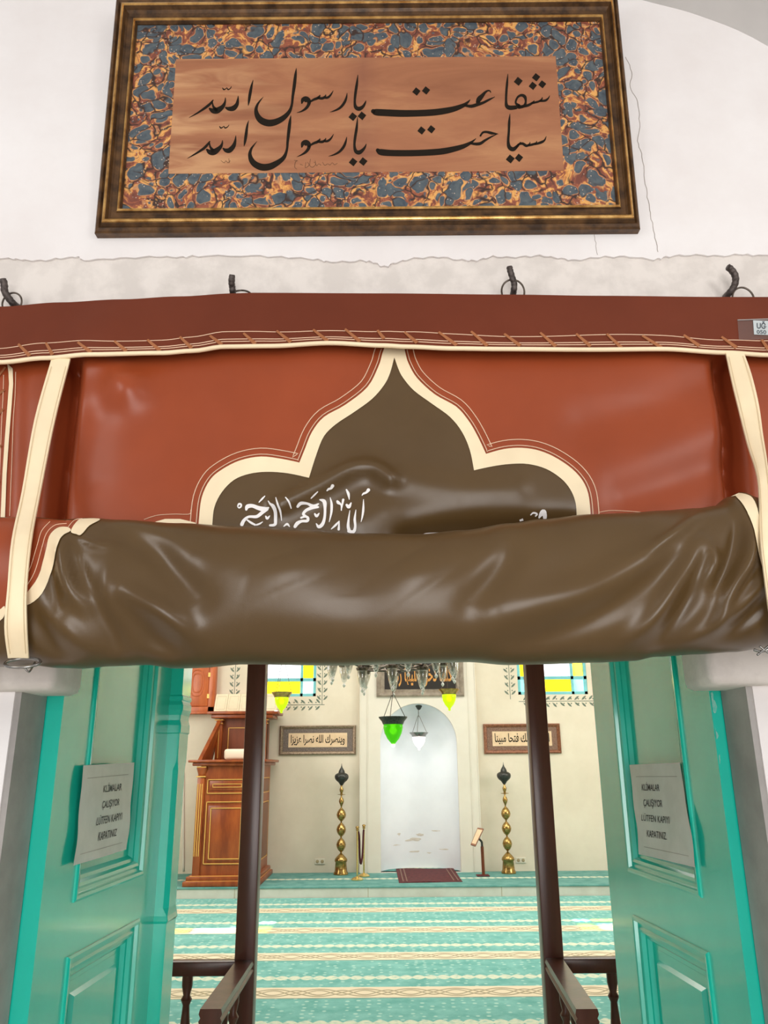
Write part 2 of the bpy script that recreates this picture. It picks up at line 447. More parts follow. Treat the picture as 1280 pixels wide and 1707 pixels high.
def carpet(name, dark=1.0, plain=False):
    t = NT(name); tc = t.n('ShaderNodeTexCoord'); sp = t.n('ShaderNodeSeparateXYZ'); t.l(tc.outputs['Object'], sp.inputs[0])
    X, Y = sp.outputs[0], sp.outputs[1]
    v = tc.outputs['Object']
    u = t.math('FRACT', t.math('DIVIDE', t.math('SUBTRACT', Y, 6.70 - 12.0), 1.2))
    n = t.noise(v, 6, 4, .6)
    teal = t.ramp(n[0], [(.35, RGB(110*dark, 174*dark, 167*dark)), (.65, RGB(138*dark, 196*dark, 189*dark))])
    mp = t.n('ShaderNodeMapping'); t.l(v, mp.inputs[0]); mp.inputs[3].default_value = (1, 1, 1)
    dots = t.voro(mp.outputs[0], 13.0, 'F1', .35); dm = t.ramp(dots[0], [(.17, W4(.7)), (.26, W4(0))])
    col = t.mix(dm, teal, RGB(196, 226, 214))
    # crest row
    c = t.math('DIVIDE', t.math('ABSOLUTE', t.math('SUBTRACT', u, .50)), .055)
    saw = t.math('ABSOLUTE', t.math('SINE', t.math('MULTIPLY', X, 31.0)))
    cr = t.math('LESS_THAN', c, t.math('MULTIPLY_ADD', saw, .75, .3))
    n2 = t.noise(v, 22, 2, .5)
    col = t.mix(t.math('MULTIPLY', cr, t.ramp(n2[0], [(.3, W4(.5)), (.55, W4(1))])), col, RGB(222, 226, 204))
    # lattice band
    band = t.math('LESS_THAN', u, .262)
    y1 = t.math('SUBTRACT', t.math('DIVIDE', u, .262), .5)
    s1 = t.math('MULTIPLY', t.math('SINE', t.math('MULTIPLY', X, 9.0)), .32)
    s2 = t.math('MULTIPLY', t.math('COSINE', t.math('MULTIPLY', X, 18.0)), .2)
    d1 = t.math('ABSOLUTE', t.math('SUBTRACT', y1, s1)); d2 = t.math('ABSOLUTE', t.math('ADD', y1, s1))
    d3 = t.math('ABSOLUTE', t.math('SUBTRACT', y1, s2)); d4 = t.math('ABSOLUTE', t.math('ADD', y1, s2))
    dmin = t.math('MINIMUM', t.math('MINIMUM', d1, d2), t.math('MINIMUM', d3, d4))
    lat = t.math('LESS_THAN', dmin, .045)
    bc = t.mix(lat, RGB(236, 222, 196), RGB(178, 166, 138))
    edge = t.math('LESS_THAN', u, .012)
    bc = t.mix(edge, bc, RGB(120, 130, 116))
    col2 = col if plain else t.mix(band, col, bc)
    t.base(col2, .95, 0, .1)
    b = t.noise(v, 160, 2, .5); t.bump(b[0], .3, .004)
    return t.m
M['carpet'] = carpet('mosque_carpet')
M['carpet_platform'] = carpet('platform_carpet', .86, True)

# ------------------------------------------------------------------ setting
YW = 1.63
DXL, DXR = -.735, .728
# doorway wall, with the opening below the lintel
outer = [(-3.4, -.02), (DXL, -.02), (DXL, 1.96), (DXR, 1.96), (DXR, -.02), (3.4, -.02), (3.4, 4.6), (-3.4, 4.6)]
wf = obj('wall_front', slab(outer, YW, 1.75), M['old_plaster'], kind='structure')
# deeper embrasure that takes the opened leaves
mb = MB()
mb.box(-5.2, -.90, 1.75, 2.25, -.02, 5.2); mb.box(.90, 5.6, 1.75, 2.25, -.02, 5.2); mb.box(-.90, .90, 1.75, 2.25, 2.3, 5.2)
obj('wall_near', mb, M['cream_wall'], kind='structure')
# upper coat of plaster with a ragged lower edge
rag = [(-160,433),(0,431),(30,432),(60,434),(100,430),(130,428),(140,433),(200,430),(260,427),(300,428),(330,426),(420,426),(480,428),(530,432),(552,436),(600,434),(622,437),(640,444),(660,437),(690,430),(730,428),(770,433),(795,433),(822,427),(860,428),(900,426),(930,430),(960,433),(1000,428),(1040,427),(1090,432),(1110,428),(1150,424),(1200,426),(1240,423),(1280,425),(1440,424)]
low = []
for i, p in enumerate(crom([(a, b) for a, b in rag], 5)):
    q = at(p.x, p.y + 1.3*math.sin(i*1.9) + random.uniform(-.7, .7), YW - .006); low.append((q.x, q.z))
poly = [(-3.4, low[0][1])] + low + [(3.4, low[-1][1]), (3.4, 4.6), (-3.4, 4.6)]
obj('trim_1', slab(poly, YW - .006, YW - .0005), M['plaster'], kind='structure')
# cracks in the plaster
def crack(pts, r, name):
    mb = MB(); out = []
    for p in crom(pts, 5): out.append(at(p.x + random.uniform(-1.1, 1.1), p.y, YW - .0062))
    mb.tube(out, r, 4, flat=.4); obj(name, mb, M['crack'], kind='structure')
crack([(1043,95),(1052,120),(1051,145),(1062,170),(1066,205),(1063,235),(1070,262),(1075,300),(1080,335),(1085,360),(1090,390),(1097,420)], .0009, 'trim_2')
crack([(990,385),(992,400),(995,425)], .0006, 'trim_3')
# lower doorway face (whiter plaster) and jamb reveals
mb = MB(); mb.box(-3.4, DXL - .008, YW - .008, YW - .0005, -.02, 1.80); mb.box(DXR + .008, 3.4, YW - .008, YW - .0005, -.02, 1.80)
obj('trim_4', mb, M['plaster'], kind='structure')
mb = MB(); mb.box(DXL - .01, DXL + .004, YW - .004, 1.749, -.02, 1.80); mb.box(DXR - .004, DXR + .01, YW - .004, 1.749, -.02, 1.80)
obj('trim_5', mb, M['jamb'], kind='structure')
# impost blocks at the top of the jambs
for nm, x0, x1 in (('trim_6', -1.4, -.652), ('trim_7', .640, 1.4)):
    mb = MB().bbox(x0, x1, 1.585, 1.742, 1.795, 1.99, .018)
    obj(nm, mb, M['old_plaster'], kind='structure', smooth=True, angle=50)
# porch vault
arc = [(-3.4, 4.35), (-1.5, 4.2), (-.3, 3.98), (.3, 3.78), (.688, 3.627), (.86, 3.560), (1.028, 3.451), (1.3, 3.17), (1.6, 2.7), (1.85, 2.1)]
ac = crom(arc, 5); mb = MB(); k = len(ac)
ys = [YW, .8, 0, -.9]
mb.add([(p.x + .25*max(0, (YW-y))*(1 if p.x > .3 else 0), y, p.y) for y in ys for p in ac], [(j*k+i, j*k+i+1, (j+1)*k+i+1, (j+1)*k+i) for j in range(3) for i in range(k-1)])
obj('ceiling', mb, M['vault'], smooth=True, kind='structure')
# women's gallery carried by the posts, over the entrance end of the hall
obj('trim_22', MB().box(-5.2, 5.6, 2.25, 3.97, 2.72, 2.95), M['brown_wood'], kind='structure')
# floors
obj('floor', MB().box(-5.2, 5.6, 1.75, 11.39, -.1, 0), M['carpet'], kind='structure')
obj('floor_porch', MB().box(-3.4, 3.4, -3.0, 1.75, -.12, -.02), M['porch_floor'], kind='structure')
# platform before the niche wall
YB = 12.8
obj('trim_8', MB().box(-5.2, 5.6, 11.40, YB + 1.2, -.1, .115), M['marble'], kind='structure')
obj('trim_9', MB().bbox(-5.2, 5.6, 11.385, YB, .115, .135, .006), M['carpet_platform'], kind='structure')
mb = MB()
for x in (-3.9, -2.0, -.25, 1.5, 3.2): mb.box(x, x + .006, 11.396, 11.40, 0, .115)
obj('trim_10', mb, M['line_tan'], kind='structure')
# hall shell
obj('wall_left', MB().box(-5.3, -5.2, 1.75, YB, -.1, 5.2), M['cream_wall'], kind='structure')
obj('wall_right', MB().box(5.6, 5.7, 1.75, YB, -.1, 5.2), M['cream_wall'], kind='structure')
obj('ceiling_hall', MB().box(-5.4, 5.8, 1.64, YB + 1.3, 5.2, 5.35), M['cream_trim'], kind='structure')
NX, NR, NS = .505, .592, 1.97           # niche centre, radius, springing height
arch = [(NX - NR, .135)] + [(NX - NR*math.cos(a*PI/28), NS + NR*math.sin(a*PI/28)) for a in range(29)] + [(NX + NR, .135)]
WINS = [(-2.20, -1.10), (2.10, 3.20)]
WZ0, WZ1 = 2.69, 3.40
holes = [arch]
for a, b in WINS: holes.append([(a, WZ0), (b, WZ0), (b, WZ1), (a, WZ1)])
obj('wall_back', slab([(-5.2, -.1), (5.6, -.1), (5.6, 5.2), (-5.2, 5.2)], YB, YB + .12, holes), M['cream_wall'], kind='structure')
# projecting niche surround with pilaster lines
obj('trim_11', slab([(-.40, .135), (1.41, .135), (1.41, 5.2), (-.40, 5.2)], YB - .09, YB, [[(p[0], p[1] + (.001 if p[1] < .2 else 0)) for p in arch]]), M['cream_trim'], kind='structure')
mb = MB()
for x0, x1 in ((-.29, -.275), (1.285, 1.30), (-.405, -.39), (1.40, 1.415)): mb.bbox(x0, x1, YB - .102, YB - .088, .14, 5.1, .004)
obj('trim_12', mb, M['cream_trim'], kind='structure')
# the niche itself: half cylinder and quarter dome
mb = MB(); n = 24; rows = [(NR, .135), (NR, .8), (NR, 1.4), (NR, NS)] + [(NR*math.cos(a*PI/20), NS + NR*math.sin(a*PI/20)) for a in range(1, 11)]
vs = [(NX - r*math.cos(PI*k/n), YB + .0 + r*math.sin(PI*k/n)*.9, z) for r, z in rows for k in range(n+1)]
mb.add(vs, [(i*(n+1)+k, i*(n+1)+k+1, (i+1)*(n+1)+k+1, (i+1)*(n+1)+k) for i in range(len(rows)-1) for k in range(n)])
obj('trim_13', weld(mb), M['niche'], smooth=True, kind='structure')
obj('trim_14', MB().box(NX - NR, NX + NR, YB, YB + .6, .10, .135), M['carpet_platform'], kind='structure')
# peeling damp marks low in the niche
mb = MB()
for px, py, rx_, rz_ in ((690,1400,.16,.035),(665,1390,.05,.02),(725,1385,.09,.015),(740,1415,.12,.012),(660,1408,.09,.012),(690,1420,.13,.018),(715,1422,.05,.016),(700,1392,.10,.03)):
    q = at(px, py, YB + .49)
    pts = []
    for k in range(22):
        a = 2*PI*k/22; rr = .65 + .55*noise.noise(Vector((px*.13 + math.cos(a)*1.3, py*.1 + math.sin(a)*1.3, 0)))
        x = q.x + rx_*rr*math.cos(a); z = q.z + rz_*rr*math.sin(a)
        y = YB + .9*math.sqrt(max(.01, NR**2 - (x-NX)**2)) - .003
        pts.append((x, y, z))
    mb.add(pts, [tuple(range(22))])
obj('trim_15', mb, M['stain'], kind='structure')
# blind arch moulding on the wall at left
p = [at(x, y, YB - .004) for x, y in ((306,1452),(306,1400),(306,1330),(306,1290),(302,1272),(294,1261),(280,1254))]
obj('trim_16', MB().tube(crom(p, 5), .018, 6), M['cream_trim'], smooth=True, kind='structure')

# stained glass windows in the back wall
def window(n, a, b):
    t = thing('window_%d' % n, None, None, ((a+b)/2, YB, WZ0), kind='structure')
    fr = MB(); y0, y1 = YB + .01, YB + .05
    side = .19; bars_x = [a, a + side + .045, b - side - .045, b]; r1, r2 = WZ0 + .045, WZ0 + .235
    fr.box(a, b, y0, y1, WZ0, WZ0 + .045); fr.box(a, a + .045, y0, y1, WZ0, WZ1); fr.box(b - .045, b, y0, y1, WZ0, WZ1); fr.box(a, b, y0, y1, WZ1 - .04, WZ1)
    fr.box(a, b, y0, y1, r2, r2 + .05)
    fr.box(a + side + .02, a + side + .06, y0, y1, WZ0, WZ1); fr.box(b - side - .06, b - side - .02, y0, y1, WZ0, WZ1)
    obj('window_frame', fr, M['teal_trim'], t)
    cols = ((a + .045, a + side + .02), (a + side + .06, b - side - .06), (b - side - .02, b - .045))
    rws = ((r1, r2), (r2 + .05, WZ1 - .04))
    mats = (('pane_aqua' if n == 2 else 'pane_white', 'pane_yellow', 'pane_aqua' if n == 2 else 'pane_white'), ('pane_yellow', 'pane_white', 'pane_yellow'))
    for r in range(2):
        for c in range(3):
            obj('pane', MB().box(cols[c][0], cols[c][1], YB + .028, YB + .032, rws[r][0], rws[r][1]), M[mats[r][c]], t)
window(1, *WINS[0]); window(2, *WINS[1])

# painted leaf borders round the windows
def vine(name, x0, z0, x1, z1):
    mb = MB(); L = math.hypot(x1-x0, z1-z0); d = Vector((x1-x0, z1-z0))/L; nrm = Vector((-d.y, d.x)); y = YB - .002
    q = lambda a, b: (x0 + d.x*a + nrm.x*b, y, z0 + d.y*a + nrm.y*b)
    mb.add([q(0, -.005), q(L, -.005), q(L, .005), q(0, .005)], [(0, 1, 2, 3)])
    s = .05
    while s < L - .04:
        for sg in (1, -1):
            ang = math.radians(42 + random.uniform(-6, 6)); ln = .10; c = [(0, 0), (.35, .16), (.7, .16), (1, 0), (.7, -.16), (.35, -.16)]
            pts = []
            for a, b in c:
                a2 = .025 + a*ln; b2 = b*ln*.9
                pts.append(q(s + a2*math.cos(ang) - b2*math.sin(ang)*1, sg*(a2*math.sin(ang) + b2*math.cos(ang))))
            mb.add(pts, [tuple(range(6))])
            cc = (s + .085, sg*.035)
            mb.add([q(cc[0] + .011*math.cos(k*PI/4), cc[1] + .011*math.sin(k*PI/4)) for k in range(8)], [tuple(range(8))])
        s += .115
    obj(name, mb, M['leaf_paint'], kind='structure')
vine('trim_17', -2.39, 2.66, -2.39, 3.6); vine('trim_18', -1.0, 2.56, -1.0, 3.6); vine('trim_19', -.96, 2.56, -2.3, 2.56)
vine('trim_20', 1.97, 2.62, 1.97, 3.6); vine('trim_21', 2.1, 2.585, 3.45, 2.585)

# ------------------------------------------------------------------ doors
def leaf(name, xh, ang, sgn, w1, label):
    """opened leaf; w runs from the hinge into the hall, n is out of the outer face (towards the doorway centre)"""
    u = Vector((math.sin(ang)*1.0, math.cos(ang), 0)); nv = Vector((u.y, -u.x, 0))*sgn
    p0 = Vector((xh, 1.752, 0))
    W = lambda w_, n_, z_: p0 + u*w_ + nv*n_ + Vector((0, 0, z_))
    t = thing(name, label, 'door', p0, kind='structure')
    mb = MB(); T = .04; zt = 2.12
    pan = [(.155, .605, .30, 1.262), (.155, .605, 1.368, 2.02)]
    wp0, wp1 = pan[0][0], pan[0][1]
    for x0, x1, z0, z1 in ((0, wp0, .01, zt), (wp1, w1, .01, zt), (wp0, wp1, .01, pan[0][2]), (wp0, wp1, pan[0][3], pan[1][2]), (wp0, wp1, pan[1][3], zt)):
        mb.box(x0, x1, -T, 0, z0, z1)
    mb.xform(lambda v: W(v.x, v.y, v.z)); mb = weld(mb)
    o = obj('door_frame', mb, M['teal'], t)
    prof = [(0, 0), (0, .004), (.005, .007), (.012, .006), (.015, -.003), (.022, -.004), (.028, .000), (.035, -.002), (.040, -.012), (.048, -.013), (.056, -.023), (.070, -.023)]
    for (x0, x1, z0, z1) in pan:
        m2 = MB(); vs = []
        for s, n_ in prof:
            vs += [W(x0+s, n_, z0+s), W(x1-s, n_, z0+s), W(x1-s, n_, z1-s), W(x0+s, n_, z1-s)]
        fs = [(i*4+k, i*4+(k+1) % 4, (i+1)*4+(k+1) % 4, (i+1)*4+k) for i in range(len(prof)-1) for k in range(4)]
        m2.add(vs, fs); obj('panel_moulding', m2, M['teal'], t)
        m3 = MB(); vs = []
        pr = [(.066, -.036), (.066, -.0225), (.090, -.0225), (.098, -.014), (.2, -.014)] if z1 < 1.5 else [(.066, -.036), (.066, -.0225), (.2, -.0225)]
        for s, n_ in pr:
            vs += [W(x0+s, n_, z0+s), W(x1-s, n_, z0+s), W(x1-s, n_, z1-s), W(x0+s, n_, z1-s)]
        fs = [(i*4+k, i*4+(k+1) % 4, (i+1)*4+(k+1) % 4, (i+1)*4+k) for i in range(len(pr)-1) for k in range(4)]
        fs.append(tuple(len(pr)*4 - 4 + k for k in range(4)))
        m3.add(vs, fs); obj('panel', m3, M['teal'], t)
    return t, W
dl, WL = leaf('door_1', -.695, .044, 1, .79, None)
dr, WR = leaf('door_2', .70, -.063, -1, .79, None)
# carved meeting stile on the left leaf
mb = MB()
sec = [(.01,.036,.001),(.95,.036,.001),(.96,.036,.001),(1.20,.036,.001),(1.225,.036,.001),(1.232,.041,.002),(1.245,.038,.002),(1.265,.037,.013),(1.64,.037,.013),(1.665,.037,.004),(1.70,.037,.001),(1.745,.037,.001),
       (1.748,.041,.002),(1.77,.041,.003),(1.785,.036,.002),(1.80,.037,.003),(1.815,.043,.005),(1.83,.043,.005),(1.842,.037,.002),(1.846,.041,.002),(1.856,.041,.002),(1.86,.037,.001),(2.12,.037,.001)]
w0, w1 = .742, .835
rows = []
for z, n1, c in sec:
    rows.append([WL(w0 - (n1-.036), -.002, z), WL(w0 - (n1-.036), n1 - c, z), WL(w0 - (n1-.036) + c, n1, z), WL(w1 - c, n1, z), WL(w1, n1 - c, z), WL(w1, -.04, z)])
mb.add([v for r in rows for v in r], [(i*6+k, i*6+(k+1) % 6, (i+1)*6+(k+1) % 6, (i+1)*6+k) for i in range(len(rows)-1) for k in range(6)])
mb.f += [tuple(range(6)), tuple((len(rows)-1)*6+k for k in range(6))]
obj('meeting_stile', mb, M['teal'], dl, label='carved turquoise batten with chamfered edges')

# ------------------------------------------------------------------ text helpers
def text_mesh(s, size=1.0, bold=0.0):
    cu = bpy.data.curves.new('lettering', 'FONT'); cu.body = s; cu.size = size; cu.offset = bold; cu.resolution_u = 3
    o = bpy.data.objects.new('lettering', cu); COL.objects.link(o)
    dg = bpy.context.evaluated_depsgraph_get(); ev = o.evaluated_get(dg); me = ev.to_mesh()
    V = [(v.co.x, v.co.y) for v in me.vertices]; Fc = [tuple(p.vertices) for p in me.polygons]
    ev.to_mesh_clear(); bpy.data.objects.remove(o); bpy.data.curves.remove(cu)
    return V, Fc
def text_quad(mb, s, q, conv, cap=.73, bold=0.0):
    """lay a line of text into a quad q = BL, BR, TR, TL given in drawing units; conv maps those to space"""
    V, Fc = text_mesh(s, 1, bold)
    x0 = min(v[0] for v in V); x1 = max(v[0] for v in V)
    out = []
    for x, y in V:
        a = (x - x0)/(x1 - x0); b = y/cap
        px = (q[0][0]*(1-a) + q[1][0]*a)*(1-b) + (q[3][0]*(1-a) + q[2][0]*a)*b
        py = (q[0][1]*(1-a) + q[1][1]*a)*(1-b) + (q[3][1]*(1-a) + q[2][1]*a)*b
        out.append(conv(px, py))
    mb.add(out, Fc)
FORMS = {'ا': 0xFE8D, 'ب': 0xFE8F, 'ت': 0xFE95, 'ح': 0xFEA1, 'خ': 0xFEA5, 'د': 0xFEA9, 'ذ': 0xFEAB, 'ر': 0xFEAD, 'ز': 0xFEAF, 'س': 0xFEB1, 'ش': 0xFEB5, 'ص': 0xFEB9,
         'ع': 0xFEC9, 'ف': 0xFED1, 'ك': 0xFED9, 'ل': 0xFEDD, 'م': 0xFEE1, 'ن': 0xFEE5, 'ه': 0xFEE9, 'و': 0xFEED, 'ي': 0xFEF1}
NOJOIN = 'ادذرزو'
def shape_ar(s):
    out = []
    for word in s.split(' '):
        wd = ''
        for i, ch in enumerate(word):
            b = FORMS[ch]; prev = i > 0 and word[i-1] not in NOJOIN; nxt = i < len(word) - 1
            if ch in NOJOIN: wd += chr(b + (1 if prev else 0))
            else: wd += chr(b + (3 if prev and nxt else 1 if prev else 2 if nxt else 0))
        out.append(wd[::-1])
    return ' '.join(out[::-1])

# ------------------------------------------------------------------ notices in plastic sleeves on the doors
def notice(name, W, leafobj, c, lines, org, sc, label, side):
    p0 = W(0, 0, 0); nv = W(0, 1, 0) - p0
    def conv(px, py, n_):
        return onplane(px, py, p0 + nv*n_, nv)
    def wav(a, b): return .0105 + .0018*math.sin(a*5 + b*3) + .0016*math.sin(b*9 - a*4) + .002*b*b
    N = 28
    def pt(a, b, extra=0):
        px = (c[0][0]*(1-a) + c[1][0]*a)*(1-b) + (c[3][0]*(1-a) + c[2][0]*a)*b
        py = (c[0][1]*(1-a) + c[1][1]*a)*(1-b) + (c[3][1]*(1-a) + c[2][1]*a)*b
        ed = 1.6*math.sin(b*11)*abs(a - .5)*2*b
        return conv(px + ed, py, wav(a, b) + extra)
    def on_paper(px, py):
        a = b = .5
        for _ in range(8):
            L = (c[0][0]*(1-b) + c[3][0]*b, c[1][0]*(1-b) + c[2][0]*b); a = (px - L[0])/(L[1] - L[0])
            T_ = (c[0][1]*(1-a) + c[1][1]*a, c[3][1]*(1-a) + c[2][1]*a); b = (py - T_[0])/(T_[1] - T_[0])
        return conv(px, py, wav(a, b) + .0009)
    t = thing(name, label, 'notice', pt(.5, 1), group='notices on the doors')
    mb = MB(); g = [pt(i/N, j/N) for j in range(N+1) for i in range(N+1)]
    mb.add(g, [(j*(N+1)+i, j*(N+1)+i+1, (j+1)*(N+1)+i+1, (j+1)*(N+1)+i) for j in range(N) for i in range(N)])
    obj('paper_sheet', mb, M['paper'], t, smooth=True)
    mb = MB()
    for s, q in lines:
        qq = [(org[0] + x/sc, org[1] + y/sc) for x, y in q]
        text_quad(mb, s, qq, on_paper, bold=.006)
    obj('printed_text', mb, M['print'], t)
    for b0 in (.13, .9):
        g = [pt(.1 + .8*i/10, b0 + j*.006, .0006) for j in range(2) for i in range(11)]
        obj('sleeve_seam', MB().add(g, [(i, i+1, i+12, i+11) for i in range(10)]), M['jamb'], t)
    return t
notice('notice', WL, dl, [(139,1276),(224,1271),(212,1416),(124,1443)],
       [('KLİMALAR', [(445,518),(705,490),(715,385),(455,418)]), ('ÇALIŞIYOR', [(428,748),(672,700),(682,600),(440,640)]),
        ('LÜTFEN KAPIYI', [(345,990),(710,905),(718,800),(365,870)]), ('KAPATINIZ', [(370,1210),(632,1135),(645,1030),(385,1080)])],
       (120, 1260), 8.533, 'white printed notice taped to the left turquoise door leaf', 1)
notice('notice', WR, dr, [(1049,1275),(1133,1271),(1160,1446),(1066,1424)],
       [('KLİMALAR', [(252,490),(505,500),(500,400),(252,398)]), ('ÇALIŞIYOR', [(275,715),(545,728),(540,625),(272,612)]),
        ('LÜTFEN KAPIYI', [(248,920),(645,965),(640,860),(250,830)]), ('KAPATINIZ.', [(325,1150),(610,1195),(605,1085),(322,1050)])],
       (1040, 1260), 8.538, 'white printed notice taped to the right turquoise door leaf', -1)

# ------------------------------------------------------------------ railings with tall posts
BAL = [(.022,0),(.022,.05),(.015,.06),(.024,.09),(.018,.12),(.013,.16),(.015,.26),(.020,.38),(.022,.44),(.016,.50),(.014,.53),(.023,.55),(.014,.565),(.022,.60),(.022,.64)]
def railing(x0, x1, sgn, label):
    t = thing('railing', label, 'railing', ((x0+x1)/2, 3.84, 0), group='brown railings inside the door')
    cx = (x0+x1)/2
    obj('post', MB().bbox(x0, x1, 3.80, 3.885, 0, 2.719, .006), M['brown_wood'], t, smooth=True, angle=40)
    q = atz(351 if sgn < 0 else 978, 1682, .86); yn = q.y; xn = q.x
    # handrail towards the door, from the post to the newel
    prof = [(-.036,.0),(.036,.0),(.040,.012),(.034,.022),(.040,.034),(.036,.050),(-.036,.050),(-.040,.034),(-.034,.022),(-.040,.012)]
    mb = MB(); m = len(prof)
    mb.add([(xn + a, yn, .81 + b) for a, b in prof] + [(cx + a, 3.80, .81 + b) for a, b in prof], [(k, (k+1) % m, m+(k+1) % m, m+k) for k in range(m)] + [tuple(range(m)), tuple(range(m, 2*m))])
    obj('handrail', mb, M['brown_wood'], t)
    obj('rail', MB().bbox(min(cx, cx+sgn*1.75), max(cx, cx+sgn*1.75), 3.815, 3.87, .795, .853, .008), M['brown_wood'], t, smooth=True, angle=40)
    obj('bottom_rail', MB().bbox(min(cx, cx+sgn*1.75), max(cx, cx+sgn*1.75), 3.815, 3.87, .09, .14, .006), M['brown_wood'], t, smooth=True, angle=40)
    obj('bottom_rail', MB().bbox(cx-.025, cx+.025, yn, 3.80, .09, .14, .006), M['brown_wood'], t, smooth=True, angle=40)
    nw = [(.034,0),(.034,.12),(.026,.14),(.034,.18),(.024,.22),(.022,.3),(.03,.5),(.033,.6),(.026,.66),(.024,.69),(.036,.71),(.036,.73),(.028,.745),(.032,.765),(.033,.808)]
    obj('newel', MB().lathe(nw, (xn, yn + .045, 0), 16), M['brown_wood'], t, smooth=True, angle=50)
    for k in (1, 2):
        f = k/3; y = yn + (3.80 - yn)*f
        obj('baluster', MB().lathe([(r, .14 + h*1.04) for r, h in BAL], (xn + (cx-xn)*f, y, 0), 12), M['brown_wood'], t, smooth=True, angle=50)
    xb = at(312 if sgn < 0 else 1021, 1640, 3.84).x
    x = xb
    for k in range(5):
        if abs(x - cx) > 1.7: break
        obj('baluster', MB().lathe([(r*1.05, .13 + h*1.045) for r, h in BAL], (x, 3.843, 0), 12), M['brown_wood'], t, smooth=True, angle=50)
        x += sgn*.36
    return t
railing(-.654, -.567, -1, 'dark brown wooden post and baluster railing beside the left door leaf')
railing(.666, .753, 1, 'dark brown wooden post and baluster railing beside the right door leaf')

# ------------------------------------------------------------------ preaching pulpit
t = thing('pulpit', 'carved red brown wooden preaching pulpit with gold lines on the platform at left', 'pulpit', (-2.18, 12.1, .135))
mb = MB(); mb.bbox(-2.70, -1.68, 11.42, 12.72, .136, .20, .012); mb.bbox(-2.665, -1.715, 11.455, 12.72, .20, .255, .012)
obj('plinth', mb, M['pulpit'], t, smooth=True, angle=40)
mb = MB(); mb.bbox(-2.66, -1.72, 11.448, 11.458, .192, .204, .003); mb.bbox(-2.62, -1.76, 11.485, 11.495, .25, .263, .003)
mb.bbox(-1.722, -1.712, 11.455, 12.7, .192, .204, .003)
obj('gold_line', mb, M['gold_line'], t)
obj('body', MB().box(-2.56, -1.765, 11.52, 12.70, .255, 1.66), M['pulpit'], t)
for xx in (-2.595, -1.83):
    c = obj('column', MB().bbox(xx, xx + .10, 11.485, 11.585, .255, 1.50, .01), M['pulpit'], t, smooth=True, angle=40)
    mb = MB()
    for k in range(3): mb.bbox(xx + .012 + k*.028, xx + .024 + k*.028, 11.478, 11.488, .50, 1.42, .003)
    for k in range(2): mb.bbox(xx - .004, xx + .004, 11.50 + k*.03, 11.51 + k*.03, .50, 1.42, .003)
    for z in (1.505, 1.63): mb.bbox(xx - .015, xx + .115, 11.47, 11.60, z, z + .018, .006)
    obj('gold_line', mb, M['gold_line'], c)
    obj('capital', MB().lathe([(.05,0),(.055,.03),(.075,.09),(.08,.11)], (xx + .05, 11.535, 1.52), 16), M['pulpit'], c, smooth=True)
def goldrect(mb, x0, x1, y, z0, z1, w_=.012):
    mb.bbox(x0, x1, y-.006, y+.004, z0, z0+w_, .002); mb.bbox(x0, x1, y-.006, y+.004, z1-w_, z1, .002)
    mb.bbox(x0, x0+w_, y-.006, y+.004, z0, z1, .002); mb.bbox(x1-w_, x1, y-.006, y+.004, z0, z1, .002)
def goldrect_x(mb, y0, y1, x, z0, z1, w_=.012):
    mb.bbox(x-.004, x+.006, y0, y1, z0, z0+w_, .002); mb.bbox(x-.004, x+.006, y0, y1, z1-w_, z1, .002)
    mb.bbox(x-.004, x+.006, y0, y0+w_, z0, z1, .002); mb.bbox(x-.004, x+.006, y1-w_, y1, z0, z1, .002)
p = obj('panel', MB().bbox(-2.43, -1.94, 11.508, 11.525, .43, 1.14, .01), M['pulpit'], t, smooth=True, angle=40)
mb = MB(); goldrect(mb, -2.46, -1.91, 11.512, .40, 1.19); goldrect(mb, -2.395, -1.97, 11.505, .46, 1.11); obj('gold_line', mb, M['gold_line'], p)
p = obj('panel', MB().bbox(-2.43, -1.94, 11.508, 11.525, 1.33, 1.46, .01), M['pulpit'], t, smooth=True, angle=40)
mb = MB(); goldrect(mb, -2.46, -1.91, 11.512, 1.29, 1.48); goldrect(mb, -2.385, -1.98, 11.505, 1.37, 1.42, .009); obj('gold_line', mb, M['gold_line'], p)
for z0, z1 in ((.42, 1.14), (1.30, 1.47)):
    p = obj('side_panel', MB().bbox(-1.775, -1.752, 11.68, 12.55, z0, z1, .01), M['pulpit_dark'], t, smooth=True, angle=40)
    mb = MB(); goldrect_x(mb, 11.66, 12.57, -1.759, z0 - .02, z1 + .02); obj('gold_line', mb, M['gold_line'], p)
mb = MB(); mb.bbox(-2.72, -1.64, 11.40, 12.72, 1.70, 1.735, .01); mb.bbox(-2.67, -1.69, 11.45, 12.72, 1.655, 1.70, .012)
obj('ledge', mb, M['pulpit'], t, smooth=True, angle=40)
